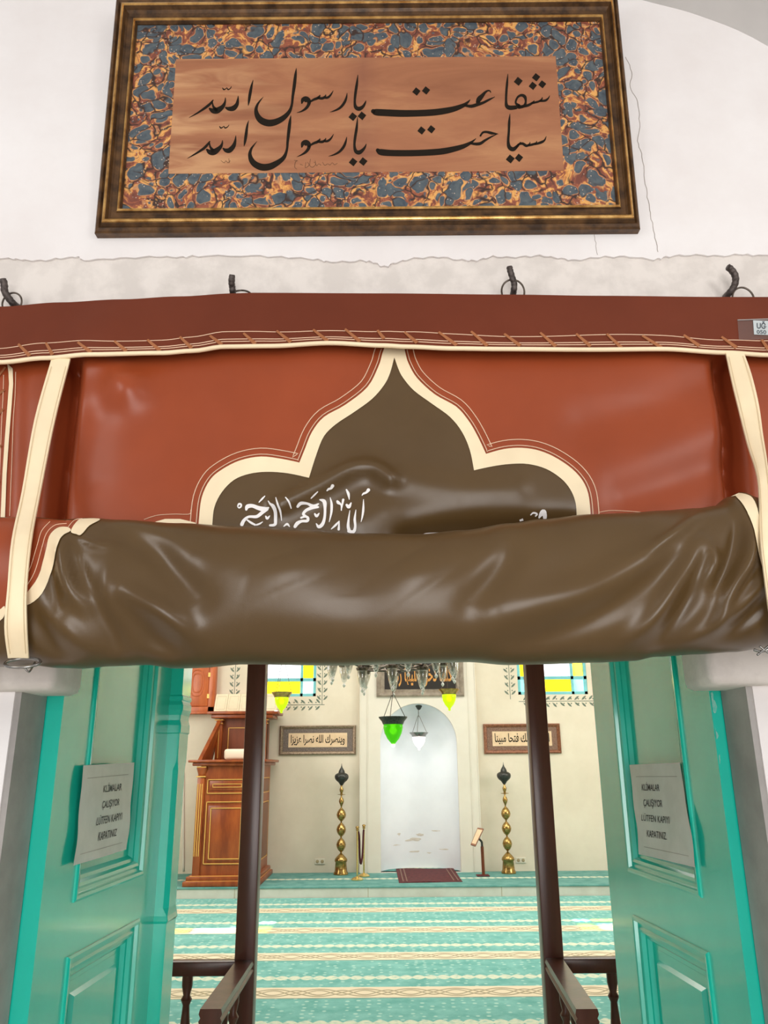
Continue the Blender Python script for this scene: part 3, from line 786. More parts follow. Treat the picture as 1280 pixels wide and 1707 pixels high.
# seat back above the ledge, with raking sides
p = obj('seat_back', MB().box(-2.50, -1.80, 12.3, 12.7, 1.735, 2.36), M['pulpit_dark'], t)
mb = MB(); goldrect(mb, -2.36, -1.94, 12.297, 1.75, 2.20); obj('gold_line', mb, M['gold_line'], p)
for xx in (-2.53, -1.86):
    c = obj('side_column', MB().bbox(xx, xx + .09, 12.22, 12.31, 1.735, 2.30, .01), M['pulpit'], t, smooth=True, angle=40)
    mb = MB(); mb.bbox(xx + .04, xx + .052, 12.214, 12.224, 1.76, 2.24, .003); mb.bbox(xx - .02, xx + .11, 12.20, 12.31, 2.30, 2.315, .005); mb.bbox(xx - .01, xx + .10, 12.20, 12.31, 2.25, 2.262, .005)
    obj('gold_line', mb, M['gold_line'], c)
for xa in (-2.60, -1.80):
    mb = MB(); a = 0.02
    mb.add([(xa-.02, 11.55, 1.735), (xa+.03, 11.55, 1.735), (xa+.03, 12.3, 1.735), (xa-.02, 12.3, 1.735), (xa+.10*(1 if xa < -2 else -.2), 12.22, 2.32), (xa+.05+.10*(1 if xa < -2 else -.2), 12.22, 2.32), (xa+.05+.1*(1 if xa < -2 else -.2), 12.3, 2.32), (xa+.1*(1 if xa < -2 else -.2), 12.3, 2.32)],
           [(0,3,2,1),(4,5,6,7),(0,1,5,4),(1,2,6,5),(2,3,7,6),(3,0,4,7)])
    obj('raking_side', mb, M['pulpit'], t)
mb = MB(); mb.bbox(-2.66, -1.60, 12.12, 12.74, 2.385, 2.43, .012); mb.bbox(-2.60, -1.68, 12.16, 12.74, 2.33, 2.385, .012)
obj('cornice', mb, M['pulpit'], t, smooth=True, angle=40)
# things on the pulpit
q0 = at(373, 1274, 11.7); q1 = at(403, 1256, 11.7)
mb = MB().bbox(q0.x, q1.x + .14, 11.66, 11.86, 1.737, 1.737 + (q1.z - q0.z), .035)
obj('cushion', mb, M['cushion'], smooth=True, label='plump cream cushion on the ledge of the wooden pulpit', cat='cushion', org=(-2.2, 11.76, 1.737))
q0 = at(355, 1196, 12.3); q1 = at(464, 1160, 12.45)
t = thing('triple_board', 'pale cream folding board with ruled panels standing on top of the pulpit', 'board', ((q0.x+q1.x)/2, 12.4, 2.431))
bw = (q1.x - q0.x)/5
for k in range(5):
    x0 = q0.x + k*bw; x1 = x0 + bw - .006; zb, zt = 2.432, q1.z + .03
    mb = MB(); mb.add([(x0, 12.32, zb), (x1, 12.32, zb), (x1 + .008, 12.42, zt), (x0 + .008, 12.42, zt), (x0, 12.345, zb), (x1, 12.345, zb), (x1 + .008, 12.445, zt), (x0 + .008, 12.445, zt)],
                      [(0,1,2,3),(5,4,7,6),(1,0,4,5),(2,1,5,6),(3,2,6,7),(0,3,7,4)])
    b = obj('panel', mb, M['board'], t)
    mb = MB(); h = zt - zb; P = lambda a, c: (x0 + .008*c + a*(x1-x0), 12.319 + .1*c, zb + h*c - .0)
    for a0, a1, c0, c1 in ((.14,.86,.14,.155),(.14,.86,.86,.875),(.14,.155,.14,.875),(.85,.865,.14,.875)):
        mb.add([P(a0, c0), P(a1, c0), P(a1, c1), P(a0, c1)], [(0, 1, 2, 3)])
    obj('ruled_line', mb, M['line_tan'], b)

# wooden cupboard on the back wall
q0 = at(306, 1189, 12.7); q1 = at(357, 1186, 12.7)
x0, x1, zb = q0.x, q1.x, q0.z; zt = 3.35
t = thing('wall_cupboard', 'orange wooden cupboard with a carved oval door on the wall above the pulpit', 'cupboard', ((x0+x1)/2, YB, zb))
mb = MB(); fw = .10
mb.bbox(x0-.1, x0+.02, 12.66, 12.80, zb, zt, .008); mb.bbox(x1 - fw, x1, 12.66, 12.80, zb, zt, .008); mb.bbox(x0-.1, x1, 12.66, 12.80, zb, zb + fw, .008); mb.bbox(x0-.1, x1, 12.66, 12.80, zt - .08, zt, .008)
mb.bbox(x0-.12, x1+.015, 12.64, 12.80, zb-.015, zb + .02, .006)
mb.box(x0-.08, x1-.02, 12.73, 12.79, zb+.02, zt-.02)
obj('cupboard_frame', mb, M['orange_wood'], t, smooth=True, angle=40)
d = obj('cupboard_door', MB().bbox(x0+.02, x1 - fw - .004, 12.675, 12.72, zb + fw + .004, zt - .085, .01), M['orange_wood'], t, smooth=True, angle=40)
mb = MB(); cx = (x0 + x1 - fw)/2 + .0; cz = zb + fw + .36
for s in (1.0, .72):
    mb.tube([(cx + .10*s*math.copysign(abs(math.cos(a*PI/16))**.6, math.cos(a*PI/16)), 12.673, cz + .20*s*math.copysign(abs(math.sin(a*PI/16))**.8, math.sin(a*PI/16))) for a in range(32)], .010, 6, True)
obj('carved_oval', mb, M['orange_wood'], d, smooth=True)
for h in (.22, .55): obj('hinge', MB().bbox(x1-fw-.02, x1-fw+.02, 12.655, 12.675, zb+h, zb+h+.07, .004), M['gold_line'], d)

# ------------------------------------------------------------------ brass standing candle holders
k_ = .00107
def prof(lst): return [(max(r, 1)*k_, (1540 - y)*k_) for y, r in lst]
def candle(x, y, label):
    t = thing('candle_stand', label, 'candle stand', (x, y, .1355), group='tall brass stands beside the niche')
    c = (x, y, .1355)
    obj('bell_base', MB().lathe(prof([(1540,98),(1520,100),(1495,85),(1385,75),(1370,88),(1345,84),(1320,64),(1290,34),(1270,12)]), c), M['brass'], t, smooth=True, angle=50)
    for a in ([(1272,8),(1255,14),(1235,38),(1200,58),(1165,66),(1130,56),(1100,36),(1082,14),(1070,8)], [(1075,8),(1058,14),(1035,40),(1005,58),(970,66),(935,56),(905,36),(886,14),(872,8)], [(876,8),(862,14),(838,40),(812,58),(780,66),(745,56),(714,36),(694,14),(678,8)]):
        obj('bulb', MB().lathe(prof(a), c), M['brass'], t, smooth=True)
    obj('spindle', MB().lathe(prof([(680,8),(660,14),(630,28),(605,36),(575,28),(550,12),(528,10),(520,30),(517,56),(513,56),(508,16),(490,16),(470,26),(445,28),(425,18),(410,12),(392,14)]), c), M['brass'], t, smooth=True, angle=50)
    obj('finial', MB().lathe(prof([(396,16),(375,30),(355,44),(330,76),(305,94),(280,99),(255,94),(238,72),(228,46),(205,42),(180,28),(155,12),(130,5),(100,1)]), c), M['dark_bronze'], t, smooth=True, angle=60, label='dark bronze pointed finial')
    return t
q = atz(568, 1458, .135); candle(q.x, q.y, 'tall brass bulb stand on the platform left of the white niche')
q = atz(848, 1456, .135); candle(q.x, q.y, 'tall brass bulb stand on the platform right of the white niche')

# rope barrier posts
def gold_post(px, pyb, pyt, label):
    q = atz(px, pyb, .1355); zt = at(px, pyt, q.y).z; h = zt - .1355
    t = thing('barrier_post', label, 'post', (q.x, q.y, .1355), group='gold barrier posts')
    obj('base', MB().lathe([(.085,0),(.085,.012),(.06,.03),(.02,.045)], (q.x, q.y, .1355), 20), M['gold_post'], t, smooth=True, angle=50)
    obj('pole', MB().lathe([(.013,.03),(.013,h-.06)], (q.x, q.y, .1355), 12), M['gold_post'], t, smooth=True, angle=50)
    obj('finial', MB().lathe([(.013,h-.06),(.026,h-.05),(.015,h-.04),(.027,h-.02),(.022,h-.005),(.004,h)], (q.x, q.y, .1355), 12), M['brass'], t, smooth=True)
    return Vector((q.x, q.y, zt))
a = gold_post(595.5, 1467, 1377, 'gold barrier post nearer the edge of the platform')
b = gold_post(606.5, 1461, 1374, 'gold barrier post right behind the other one, nearer the wall')
m = at(601.5, 1441, (a.y+b.y)/2)
pts = crom([(a.x+.012, a.y, a.z-.07), (a.x+.025, a.y+.02, a.z-.15), (m.x-.015, m.y-.05, m.z+.12), (m.x, m.y, m.z+.01), (m.x+.02, m.y+.06, m.z+.12), (b.x-.008, b.y-.02, b.z-.15), (b.x-.002, b.y-.012, b.z-.07)], 6)
obj('barrier_rope', MB().tube(pts, .014, 8), M['velvet'], smooth=True, label='maroon velvet rope hanging between the two gold barrier posts', cat='rope', org=(m.x, m.y, m.z))

# tilted tablet on a floor stand
q = atz(806, 1460, .136)
t = thing('tablet_stand', 'slim brown floor stand holding a tilted tablet right of the niche', 'tablet stand', (q.x, q.y, .1355))
zt = at(803.5, 1411, q.y).z; sx = at(803.5, 1411, q.y).x
obj('base', MB().bbox(q.x-.10, q.x+.08, q.y-.09, q.y+.09, .136, .148, .004), M['rug'], t)
mb = MB(); mb.tube([(q.x, q.y, .146), (sx, q.y, zt)], .022, 4); obj('pole', mb, M['pulpit_dark'], t)
c = [at(780+x/8.13, 1270+y/8.13, q.y - dy) for x, y, dy in ((130,890,.0),(212,905,.03),(100,1140,.16),(35,1120,.13))]
nrm = (c[1]-c[0]).cross(c[3]-c[0]).normalized(); nrm = nrm if nrm.y > 0 else -nrm
mb = MB().add(c + [v + nrm*.02 for v in c], [(0,1,2,3),(7,6,5,4),(0,4,5,1),(1,5,6,2),(2,6,7,3),(3,7,4,0)])
tb = obj('tablet', mb, M['red_frame'], t)
ctr = sum(c, Vector())/4
mb = MB().add([ctr + (v-ctr)*.82 - nrm*.002 for v in c], [(0,1,2,3)]); obj('screen', mb, M['old_paper'], tb)
obj('bracket', MB().tube(crom([(sx, q.y, zt-.01), (sx, q.y, zt+.03), (sx-.01, q.y-.01, zt+.07), tuple(ctr + nrm*.02)], 5), .016, 8), M['dark_bronze'], t, smooth=True)

# dark prayer rug on the platform
c = [atz(x, y, .14) for x, y in ((660,1448.5),(755,1447.5),(771,1469.5),(665,1471.5))]
mb = MB(); N = 10; g = []
for j in range(N+1):
    for i in range(N+1):
        a, b = i/N, j/N; p = (c[0]*(1-a) + c[1]*a)*(1-b) + (c[3]*(1-a) + c[2]*a)*b
        g.append((p.x, p.y, .144 + .005*math.sin(a*7 + b*5)))
mb.add(g, [(j*(N+1)+i, j*(N+1)+i+1, (j+1)*(N+1)+i+1, (j+1)*(N+1)+i) for j in range(N) for i in range(N)])
mb.add([(v[0], v[1], .1358) for v in g], [(j*(N+1)+i, (j+1)*(N+1)+i, (j+1)*(N+1)+i+1, j*(N+1)+i+1) for j in range(N) for i in range(N)])
rim = [i for i in range(N+1)] + [j*(N+1)+N for j in range(1, N+1)] + [N*(N+1)+i for i in range(N-1, -1, -1)] + [j*(N+1) for j in range(N-1, 0, -1)]
K = len(g); mb.f += [(rim[i], rim[(i+1) % len(rim)], rim[(i+1) % len(rim)]+K, rim[i]+K) for i in range(len(rim))]
t = obj('prayer_rug', mb, M['rug'], label='dark red prayer rug spread on the platform before the niche', cat='rug', org=tuple(sum(c, Vector())/4))
mb = MB(); P = lambda a, b: ((c[0]*(1-a) + c[1]*a)*(1-b) + (c[3]*(1-a) + c[2]*a)*b) + Vector((0, 0, .0101))
for a in (.06, .12, .86, .93): mb.add([P(a, .04), P(a+.02, .04), P(a+.02, .96), P(a, .96)], [(0,1,2,3)])
obj('woven_stripe', mb, M['mat_brown'], t)

# wall sockets
for px, py, lab in ((533, 1436, 'cream double wall socket low on the wall left of the niche'), (868, 1434, 'cream double wall socket low on the wall right of the niche')):
    q = at(px, py, YB - .012)
    t = obj('wall_socket', MB().bbox(q.x-.075, q.x+.075, YB-.014, YB-.001, q.z-.04, q.z+.04, .005), M['plastic'], label=lab, cat='socket', group='wall sockets', org=(q.x, YB, q.z))
    for dx in (-.036, .036):
        obj('outlet', MB().lathe([(.024,0),(.024,.003),(.018,.004)], (0, 0, 0), 16).xform(lambda v: (q.x+dx+v.x, YB-.014-v.z, q.z+v.y)), M['line_tan'], t, smooth=True)

# ------------------------------------------------------------------ framed writing on the back wall
def wall_frame(name, x0, x1, z0, z1, y, fw, matw, fm, mm, label, cat, txt, tm, ax, az, bold=.0, group=None, panel='old_paper'):
    t = thing(name, label, cat, ((x0+x1)/2, y, z0), group=group)
    pr = [(0,0),(0,.03),(.3,.038),(.6,.030),(.8,.026),(1,.012)]
    mb = MB(); vs = []
    for s, h in pr:
        s *= fw; vs += [(x0+s, y-h, z0+s), (x1-s, y-h, z0+s), (x1-s, y-h, z1-s), (x0+s, y-h, z1-s)]
    mb.add(vs, [(i*4+k, i*4+(k+1) % 4, (i+1)*4+(k+1) % 4, (i+1)*4+k) for i in range(len(pr)-1) for k in range(4)])
    obj('frame', mb, fm, t)
    a0, a1, b0, b1 = x0+fw*.9, x1-fw*.9, z0+fw*.9, z1-fw*.9
    obj('mount', MB().box(a0, a1, y-.016, y-.001, b0, b1), mm, t)
    a0 += matw; a1 -= matw; b0 += matw*.75; b1 -= matw*.75
    pp = obj('sheet', MB().box(a0, a1, y-.019, y-.0165, b0, b1), M[panel], t)
    V, Fc = text_mesh(shape_ar(txt), 1, bold)
    xa, xb = min(v[0] for v in V), max(v[0] for v in V); ya, yb = min(v[1] for v in V), max(v[1] for v in V)
    W_, H_ = a1-a0, b1-b0
    mb = MB().add([(a0 + W_*ax + (x-xa)/(xb-xa)*W_*(1-2*ax), y-.0205, b0 + H_*az + (z-ya)/(yb-ya)*H_*(1-2*az)) for x, z in V], Fc)
    obj('calligraphy', mb, tm, pp)
    return t
wall_frame('framed_calligraphy', -1.645, -.465, 1.805, 2.243, YB, .055, .085, M['small_frame'], M['mat_dark'], 'small silver framed calligraphy on the wall left of the niche', 'picture', 'وينصرك الله نصرا عزيزا', M['ink'], .04, .12, .016, 'small framed calligraphies')
wall_frame('framed_calligraphy', 1.52, 2.71, 1.80, 2.245, YB, .055, .085, M['red_frame'], M['mat_brown'], 'small red brown framed calligraphy on the wall right of the niche', 'picture', 'انا فتحنا لك فتحا مبينا', M['ink'], .04, .12, .016, 'small framed calligraphies')
wall_frame('calligraphy_panel', -.14, 1.235, 2.665, 3.30, YB - .09, .075, .06, M['panel_frame'], M['panel_frame'], 'black panel with gold script in a taupe frame above the niche', 'picture', 'كلما دخل عليها زكريا', M['gold_text'], .05, .10, .02, None, 'black_panel')

# ------------------------------------------------------------------ hanging lamps
def hanging_lamp(name, top, bot, half, label, gm, cat='lamp', chain_to=None, group=None, rimm='dark_bronze', bulb=True, chain_r=.0035, knot=None):
    """top: rim height point, bot: tip point"""
    c = Vector((top.x, top.y, 0)); H = top.z - bot.z
    t = thing(name, label, cat, (top.x, top.y, bot.z), group=group)
    z = lambda f: top.z - H*f
    obj('rim', MB().lathe([(half*.70, z(.27)), (half*.78, z(.26)), (half*.86, z(.16)), (half*1.08, z(.04)), (half*1.1, z(.0)), (half*1.0, z(.01)), (half*.74, z(.22))], c, 24), M[rimm], t, smooth=True, angle=60)
    obj('glass_bowl', MB().lathe([(.012, z(.97)), (half*.2, z(.90)), (half*.45, z(.76)), (half*.66, z(.56)), (half*.74, z(.38)), (half*.74, z(.24)), (half*.70, z(.24)), (half*.70, z(.38)), (half*.61, z(.56)), (half*.4, z(.75)), (half*.15, z(.88)), (.002, z(.92))], c, 24), M[gm], t, smooth=True, recalc=True)
    obj('drop', MB().lathe([(.003, z(1.06)), (.016, z(1.03)), (.018, z(1.0)), (.012, z(.96)), (.02, z(.94))], c, 12), M['milk_glass' if rimm == 'dark_bronze' else gm], t, smooth=True)
    if bulb: obj('bulb', MB().lathe([(.004, z(.62)), (half*.2, z(.58)), (half*.3, z(.48)), (half*.2, z(.38)), (half*.08, z(.30)), (half*.08, z(.1))], c, 16), M['milk_glass'], t, smooth=True)
    k = knot or (top.z + .42)
    for a in range(3):
        q = 2*PI*a/3 + .3
        obj('chain', MB().tube([(c.x + half*math.cos(q), c.y + half*math.sin(q), top.z - .005), (c.x + .012*math.cos(q), c.y + .012*math.sin(q), k)], chain_r, 5), M['wire'], t)
    obj('ceiling_chain', MB().tube([(c.x, c.y, k - .02), (c.x, c.y, chain_to or 5.195)], chain_r*1.3, 6), M['wire'], t)
    return t
ZR = 2.56
top = at(655, 1195, 8); bot = at(655, 1243, 8)
hanging_lamp('hanging_lamp', top, bot, .128, 'large green glass lamp hanging below the middle of the chandelier', 'green_glass', group='coloured glass lamps', knot=at(655, 1158, 8).z, chain_to=ZR - .10)
for px, y0, y1, Y, lab in ((470, 1154, 1187, 10.0, 'small yellow green glass lamp hanging before the left stained glass window'), (748, 1149, 1183, 10.0, 'small yellow green glass lamp hanging at the right corner of the gold script panel')):
    hanging_lamp('hanging_lamp', at(px, y0, Y), at(px, y1, Y), .118, lab, 'lime_glass', group='coloured glass lamps', rimm='brass')
top = at(698, 1221, 12.95); bot = at(698, 1249, 12.95)
hanging_lamp('niche_lamp', top, bot, .135, 'glowing white glass lamp hanging inside the niche', 'milk_glass', chain_to=at(698, 1177, 12.95).z, rimm='steel', knot=at(698, 1193, 12.95).z, bulb=False)
nl = bpy.data.lights.new('niche_lamp_light', 'POINT'); nl.energy = 1.6; nl.color = (.93, .96, 1); nl.shadow_soft_size = .1
nlo = bpy.data.objects.new('niche_lamp_light', nl); COL.objects.link(nlo); nlo.location = (bot.x, 12.92, bot.z - .16)
q = at(698, 1176, 12.95)
obj('ceiling_rose', MB().lathe([(.012, q.z-.07), (.03, q.z-.055), (.06, q.z), (.06, q.z + .01)], (q.x, q.y, 0), 16), M['dark_bronze'], [o for o in bpy.data.objects if o.name == 'niche_lamp'][0], smooth=True)

# ------------------------------------------------------------------ chandelier with glass cups
CC = Vector((.075, 8.0, 0)); ZR = 2.56
t = thing('chandelier', 'wide iron ring chandelier with rows of clear glass cups', 'chandelier', (CC.x, CC.y, 2.4))
for r, z in ((.62, ZR + .12), (.34, ZR + .02)):
    obj('ring', MB().tube([(CC.x + r*math.cos(a*PI/24), CC.y + r*math.sin(a*PI/24), z) for a in range(48)], .013, 8, True), M['wire'], t, smooth=True)
for a in range(8):
    q = a*PI/4 + .2
    obj('arm', MB().tube(crom([(CC.x, CC.y, ZR+.06), (CC.x + .2*math.cos(q), CC.y + .2*math.sin(q), ZR-.0), (CC.x + .34*math.cos(q), CC.y + .34*math.sin(q), ZR+.02), (CC.x + .5*math.cos(q), CC.y + .5*math.sin(q), ZR+.10), (CC.x + .62*math.cos(q), CC.y + .62*math.sin(q), ZR+.12)], 5), .010, 6), M['wire'], t, smooth=True)
obj('stem', MB().lathe([(.004, ZR-.10), (.03, ZR-.06), (.05, ZR), (.03, ZR+.05), (.018, ZR+.1), (.018, 5.19)], (CC.x, CC.y, 0), 14), M['wire'], t, smooth=True)
cups = []
for k in range(13): cups.append((CC.x + .62*math.cos(k*2*PI/13 + .1), CC.y + .62*math.sin(k*2*PI/13 + .1), ZR + .10))
for k in range(6): cups.append((CC.x + .34*math.cos(k*PI/3 + .5), CC.y + .34*math.sin(k*PI/3 + .5), ZR + .00))
cm = rm = dm = None
for (x, y, z) in cups:
    if cm is None:
        base = Vector((x, y, z))
        c0 = obj('glass_cup', MB().lathe([(.004, -.20), (.02, -.185), (.034, -.15), (.046, -.09), (.05, -.03), (.054, -.02), (.048, -.03), (.043, -.09), (.03, -.145), (.002, -.17)], (x, y, z), 16), M['cup_glass'], t, smooth=True)
        r0 = obj('cup_rim', MB().lathe([(.052, -.035), (.06, -.02), (.062, -.005), (.02, .004), (.012, .03), (.006, .035)], (x, y, z), 16), M['wire'], c0, smooth=True, angle=50)
        d0 = obj('cup_drop', MB().lathe([(.002, -.245), (.014, -.23), (.016, -.218), (.006, -.202)], (x, y, z), 10), M['clear_drop'], c0, smooth=True)
        cm = c0
    else:
        c = c0.copy(); COL.objects.link(c); c.parent = t; c.location = Vector((x, y, z)) - base
        for o in (r0, d0):
            e = o.copy(); COL.objects.link(e); e.parent = c

# ------------------------------------------------------------------ big framed calligraphy above the doorway
PB = at(612, 384, 1.60)
v1 = Vector((0, -.062, 1.0)).normalized(); xr = Vector((1, 0, 0)); fn_ = xr.cross(v1); fn_ = fn_ if fn_.y < 0 else -fn_
def fr_uv(px, py, n_=0):
    P = onplane(px, py, PB + fn_*n_, fn_) - PB
    return P.x, P.dot(v1)
def fr_pt(a, b, n_=0): return PB + xr*a + v1*b + fn_*n_
t = thing('framed_calligraphy', 'large bronze framed calligraphy with marbled paper border hung above the doorway', 'picture', fr_pt(0, 0, 0))
X0 = fr_uv(157, 384)[0]; X1 = fr_uv(1068, 380)[0]; Z0 = fr_uv(612, 384)[1]; Z1 = fr_uv(612, -7)[1]
inn = [fr_uv(*p, -.012) for p in ((228, 38), (995, 33), (203, 345), (1033, 341))]
i0 = (inn[0][0] + inn[2][0])/2; i1 = (inn[1][0] + inn[3][0])/2; iz0 = (inn[2][1] + inn[3][1])/2; iz1 = (inn[0][1] + inn[1][1])/2
def ring(prof, x0, x1, z0, z1):
    mb = MB(); vs = []; 
    for s, h in prof:
        sl = s*(i0 - X0); sr = s*(X1 - i1); sb = s*(iz0 - Z0); st = s*(Z1 - iz1)
        vs += [fr_pt(x0+sl, z0+sb, h), fr_pt(x1-sr, z0+sb, h), fr_pt(x1-sr, z1-st, h), fr_pt(x0+sl, z1-st, h)]
    mb.add(vs, [(i*4+k, i*4+(k+1) % 4, (i+1)*4+(k+1) % 4, (i+1)*4+k) for i in range(len(prof)-1) for k in range(4)]); return mb
mould = [(0,-.030),(0,-.004),(.06,.000),(.16,.001),(.22,-.003),(.30,.004),(.38,.007),(.45,.005),(.52,-.004),(.60,-.009),(.72,-.011),(.80,-.011),(.84,-.007),(.90,-.006),(.95,-.010),(1.0,-.016),(1.0,-.022)]
obj('frame_moulding', ring(mould, X0, X1, Z0, Z1), M['frame_dark'], t)
obj('gilt_bead', ring([(.31,.0045),(.33,.0068),(.37,.0082),(.41,.0082),(.44,.0058)], X0, X1, Z0, Z1), M['gilt'], t)
obj('gilt_bead', ring([(.835,-.007),(.86,-.0055),(.90,-.005),(.935,-.0085)], X0, X1, Z0, Z1), M['gilt'], t)
def flat(x0, x1, z0, z1, h0, h1):
    mb = MB(); mb.add([fr_pt(x, z, h) for h in (h0, h1) for x, z in ((x0,z0),(x1,z0),(x1,z1),(x0,z1))], [(4,5,6,7),(3,2,1,0),(0,1,5,4),(1,2,6,5),(2,3,7,6),(3,0,4,7)]); return mb
obj('marbled_border', flat(i0-.004, i1+.004, iz0-.004, iz1+.004, -.026, -.019), M['ebru'], t)
pin = [fr_uv(*p, -.0185) for p in ((293, 98), (928, 94), (281, 290), (938, 284))]
pc = obj('brown_paper', flat((pin[0][0]+pin[2][0])/2, (pin[1][0]+pin[3][0])/2, (pin[2][1]+pin[3][1])/2, (pin[0][1]+pin[1][1])/2, -.0192, -.0185), M['tinted_paper'], t)
A = [  # left half, traced pen strokes (x, y, width)
 [(488,152,2),(478,190,14),(468,240,20),(460,290,16),(455,325,3)],
 [(388,258,3),(386,285,14),(378,318,26),(355,342,34),(325,345,26),(306,338,12)],
 [(303,270,4),(300,300,14),(285,330,26),(250,356,40),(220,358,34),(198,345,14)],
 [(222,285,6),(205,308,16),(180,330,18),(140,358,14),(100,383,9),(60,404,2)],
 [(215,300,8),(222,330,14),(240,352,26)],
 [(283,205,5),(292,217,9),(305,212,6),(313,206,5),(320,217,8),(335,210,6),(343,196,3)],
 [(776,72,2),(770,120,18),(762,190,22),(752,260,18),(745,320,16),(728,365,24),(690,405,34),(640,432,42),(590,440,46),(545,425,44),(518,395,36),(507,355,24),(515,320,16),(535,290,9),(556,266,2)],
 [(812,308,10),(820,285,28),(840,282,40),(858,292,30),(858,315,22),(840,342,18),(810,362,10),(778,372,2)],
 [(858,305,10),(890,285,16),(915,275,18),(930,262,12),(933,252,5)],[(920,274,14),(950,275,18),(968,262,12),(972,250,4)],[(960,272,12),(985,270,16),(1005,252,12),(1022,224,3)],
 [(1114,240,3),(1108,275,14),(1092,310,18),(1065,340,16),(1030,358,10),(998,368,2)],
 [(1186,118,3),(1179,180,17),(1170,240,18),(1165,300,16),(1172,335,24),(1195,345,28),(1220,330,20),(1235,305,12),(1240,290,3)],
 [(458,423,2),(448,460,14),(440,520,20),(433,565,16),(427,595,3)],
 [(372,523,3),(368,560,16),(356,595,28),(330,622,34),(305,622,26),(288,610,10)],
 [(283,555,4),(280,580,14),(265,605,26),(230,632,40),(200,634,34),(180,618,14)],
 [(200,560,6),(185,582,16),(160,608,18),(125,632,14),(85,656,9),(48,677,2)],
 [(196,572,8),(202,600,14),(220,625,26)],
 [(263,461,5),(272,473,9),(285,468,6),(293,462,5),(300,473,8),(317,466,6),(327,452,3)],
 [(740,388,2),(733,430,18),(726,490,22),(718,560,18),(712,620,16),(692,670,26),(650,705,36),(600,730,44),(550,735,46),(505,718,42),(478,690,36),(466,650,24),(474,615,16),(492,588,9),(514,562,2)],
 [(812,600,10),(820,576,28),(840,572,40),(858,582,30),(858,606,22),(840,632,18),(810,652,10),(778,666,2)],
 [(858,596,10),(890,576,16),(915,566,18),(930,553,12),(933,543,5)],[(920,565,14),(950,565,18),(968,552,12),(972,540,4)],[(960,562,12),(985,560,16),(1007,542,12),(1024,514,3)],
 [(1112,532,3),(1105,565,14),(1090,600,18),(1062,632,16),(1025,652,10),(990,662,2)],
 [(1184,400,3),(1178,470,17),(1167,540,18),(1163,590,16),(1172,628,24),(1195,636,28),(1220,618,20),(1235,597,12),(1242,578,3)],
]
AD = [(1152,398,29),(1213,392,29),(1154,700,29),(1221,697,29)]
B = [
 [(88,362,30),(110,368,44),(180,372,46),(280,376,46),(380,375,44),(480,370,44),(560,360,42),(630,345,36),(690,322,26),(720,300,14),(735,283,3)],
 [(695,322,14),(740,328,22),(780,318,22),(820,305,18),(860,285,14),(900,265,3)],
 [(785,300,26),(795,280,34),(815,258,26),(830,240,18),(848,226,12),(864,225,9),(873,238,5)],
 [(986,112,3),(981,170,15),(976,230,16),(974,290,16),(978,325,24),(1000,338,30),(1040,335,26)],
 [(1060,325,22),(1038,305,14),(1050,270,14),(1075,255,18),(1098,265,22),(1105,295,14),(1095,325,20),(1060,335,22)],
 [(1080,330,18),(1120,322,18),(1150,305,14),(1163,290,4)],[(1145,308,14),(1190,297,14),(1210,284,12),(1216,268,4)],[(1200,294,12),(1235,290,16),(1255,275,10),(1265,256,3)],
 [(118,622,26),(140,634,42),(210,640,42),(320,641,42),(430,638,42),(540,630,42),(620,615,38),(690,595,30),(740,570,18),(774,543,3)],
 [(735,575,14),(775,580,20),(805,575,20),(835,555,16),(870,535,11),(918,512,3)],[(803,525,12),(820,503,14),(845,500,16),(880,508,18),(922,513,3)],
 [(1000,378,3),(995,430,16),(992,500,16),(988,560,18),(995,600,26),(1020,615,28),(1048,595,18),(1070,570,8)],
 [(1040,600,14),(1060,582,14),(1085,578,18),(1110,592,18),(1130,580,10),(1133,566,4)],[(1120,590,14),(1155,582,16),(1175,572,10),(1178,560,4)],[(1165,582,12),(1205,570,18),(1230,555,12),(1242,528,3)],
]
BD = [(376,230,28),(440,223,28),(1055,162,30),(1174,135,28),(1152,192,28),(1215,182,27),(410,490,28),(475,482,28),(1002,680,30),(1060,672,28)]
ca = lambda x, y: onplane(300 + x/4, 95 + y/4, PB - fn_*.0181, fn_)
cb = lambda x, y: onplane(600 + x/4, 95 + y/4, PB - fn_*.0181, fn_)
mb = ink(A[:13], AD[:2], ca); m2 = ink(B[:8], BD[:6], cb); mb.add(m2.v, m2.f)
obj('calligraphy_line', mb, M['ink'], pc)
mb = ink(A[13:], AD[2:], ca); m2 = ink(B[8:], BD[6:], cb); mb.add(m2.v, m2.f)
obj('calligraphy_line', mb, M['ink'], pc)
sg = [[(1050,708,3),(1030,718,4),(1015,705,3),(1000,720,4),(985,712,3),(965,722,4),(950,700,3)],[(940,722,4),(925,712,3),(910,725,4),(900,690,3)],[(890,700,3),(905,712,3),(885,735,4),(865,722,3),(870,680,3)],[(850,700,3),(860,722,4),(835,738,4),(840,700,3)],[(800,715,4),(820,722,3)],[(785,690,4),(770,700,5),(765,735,4),(780,748,3)],[(760,688,3),(785,692,3)],
      [(335,690,3),(320,705,4),(305,692,3),(295,705,3),(272,690,3)],[(325,676,3),(330,705,3)]]
obj('signature', ink(sg, [], lambda x, y: onplane(300 + x/4, 95 + y/4, PB - fn_*.0181, fn_)), M['faint_ink'], pc)
# iron nail that carries the frame
ZT = fr_pt(0, Z1, -.02)
obj('hanging_nail', MB().tube([(ZT.x, YW-.001, ZT.z+.03), (ZT.x, YW-.05, ZT.z+.035)], .004, 8), M['iron'], t)

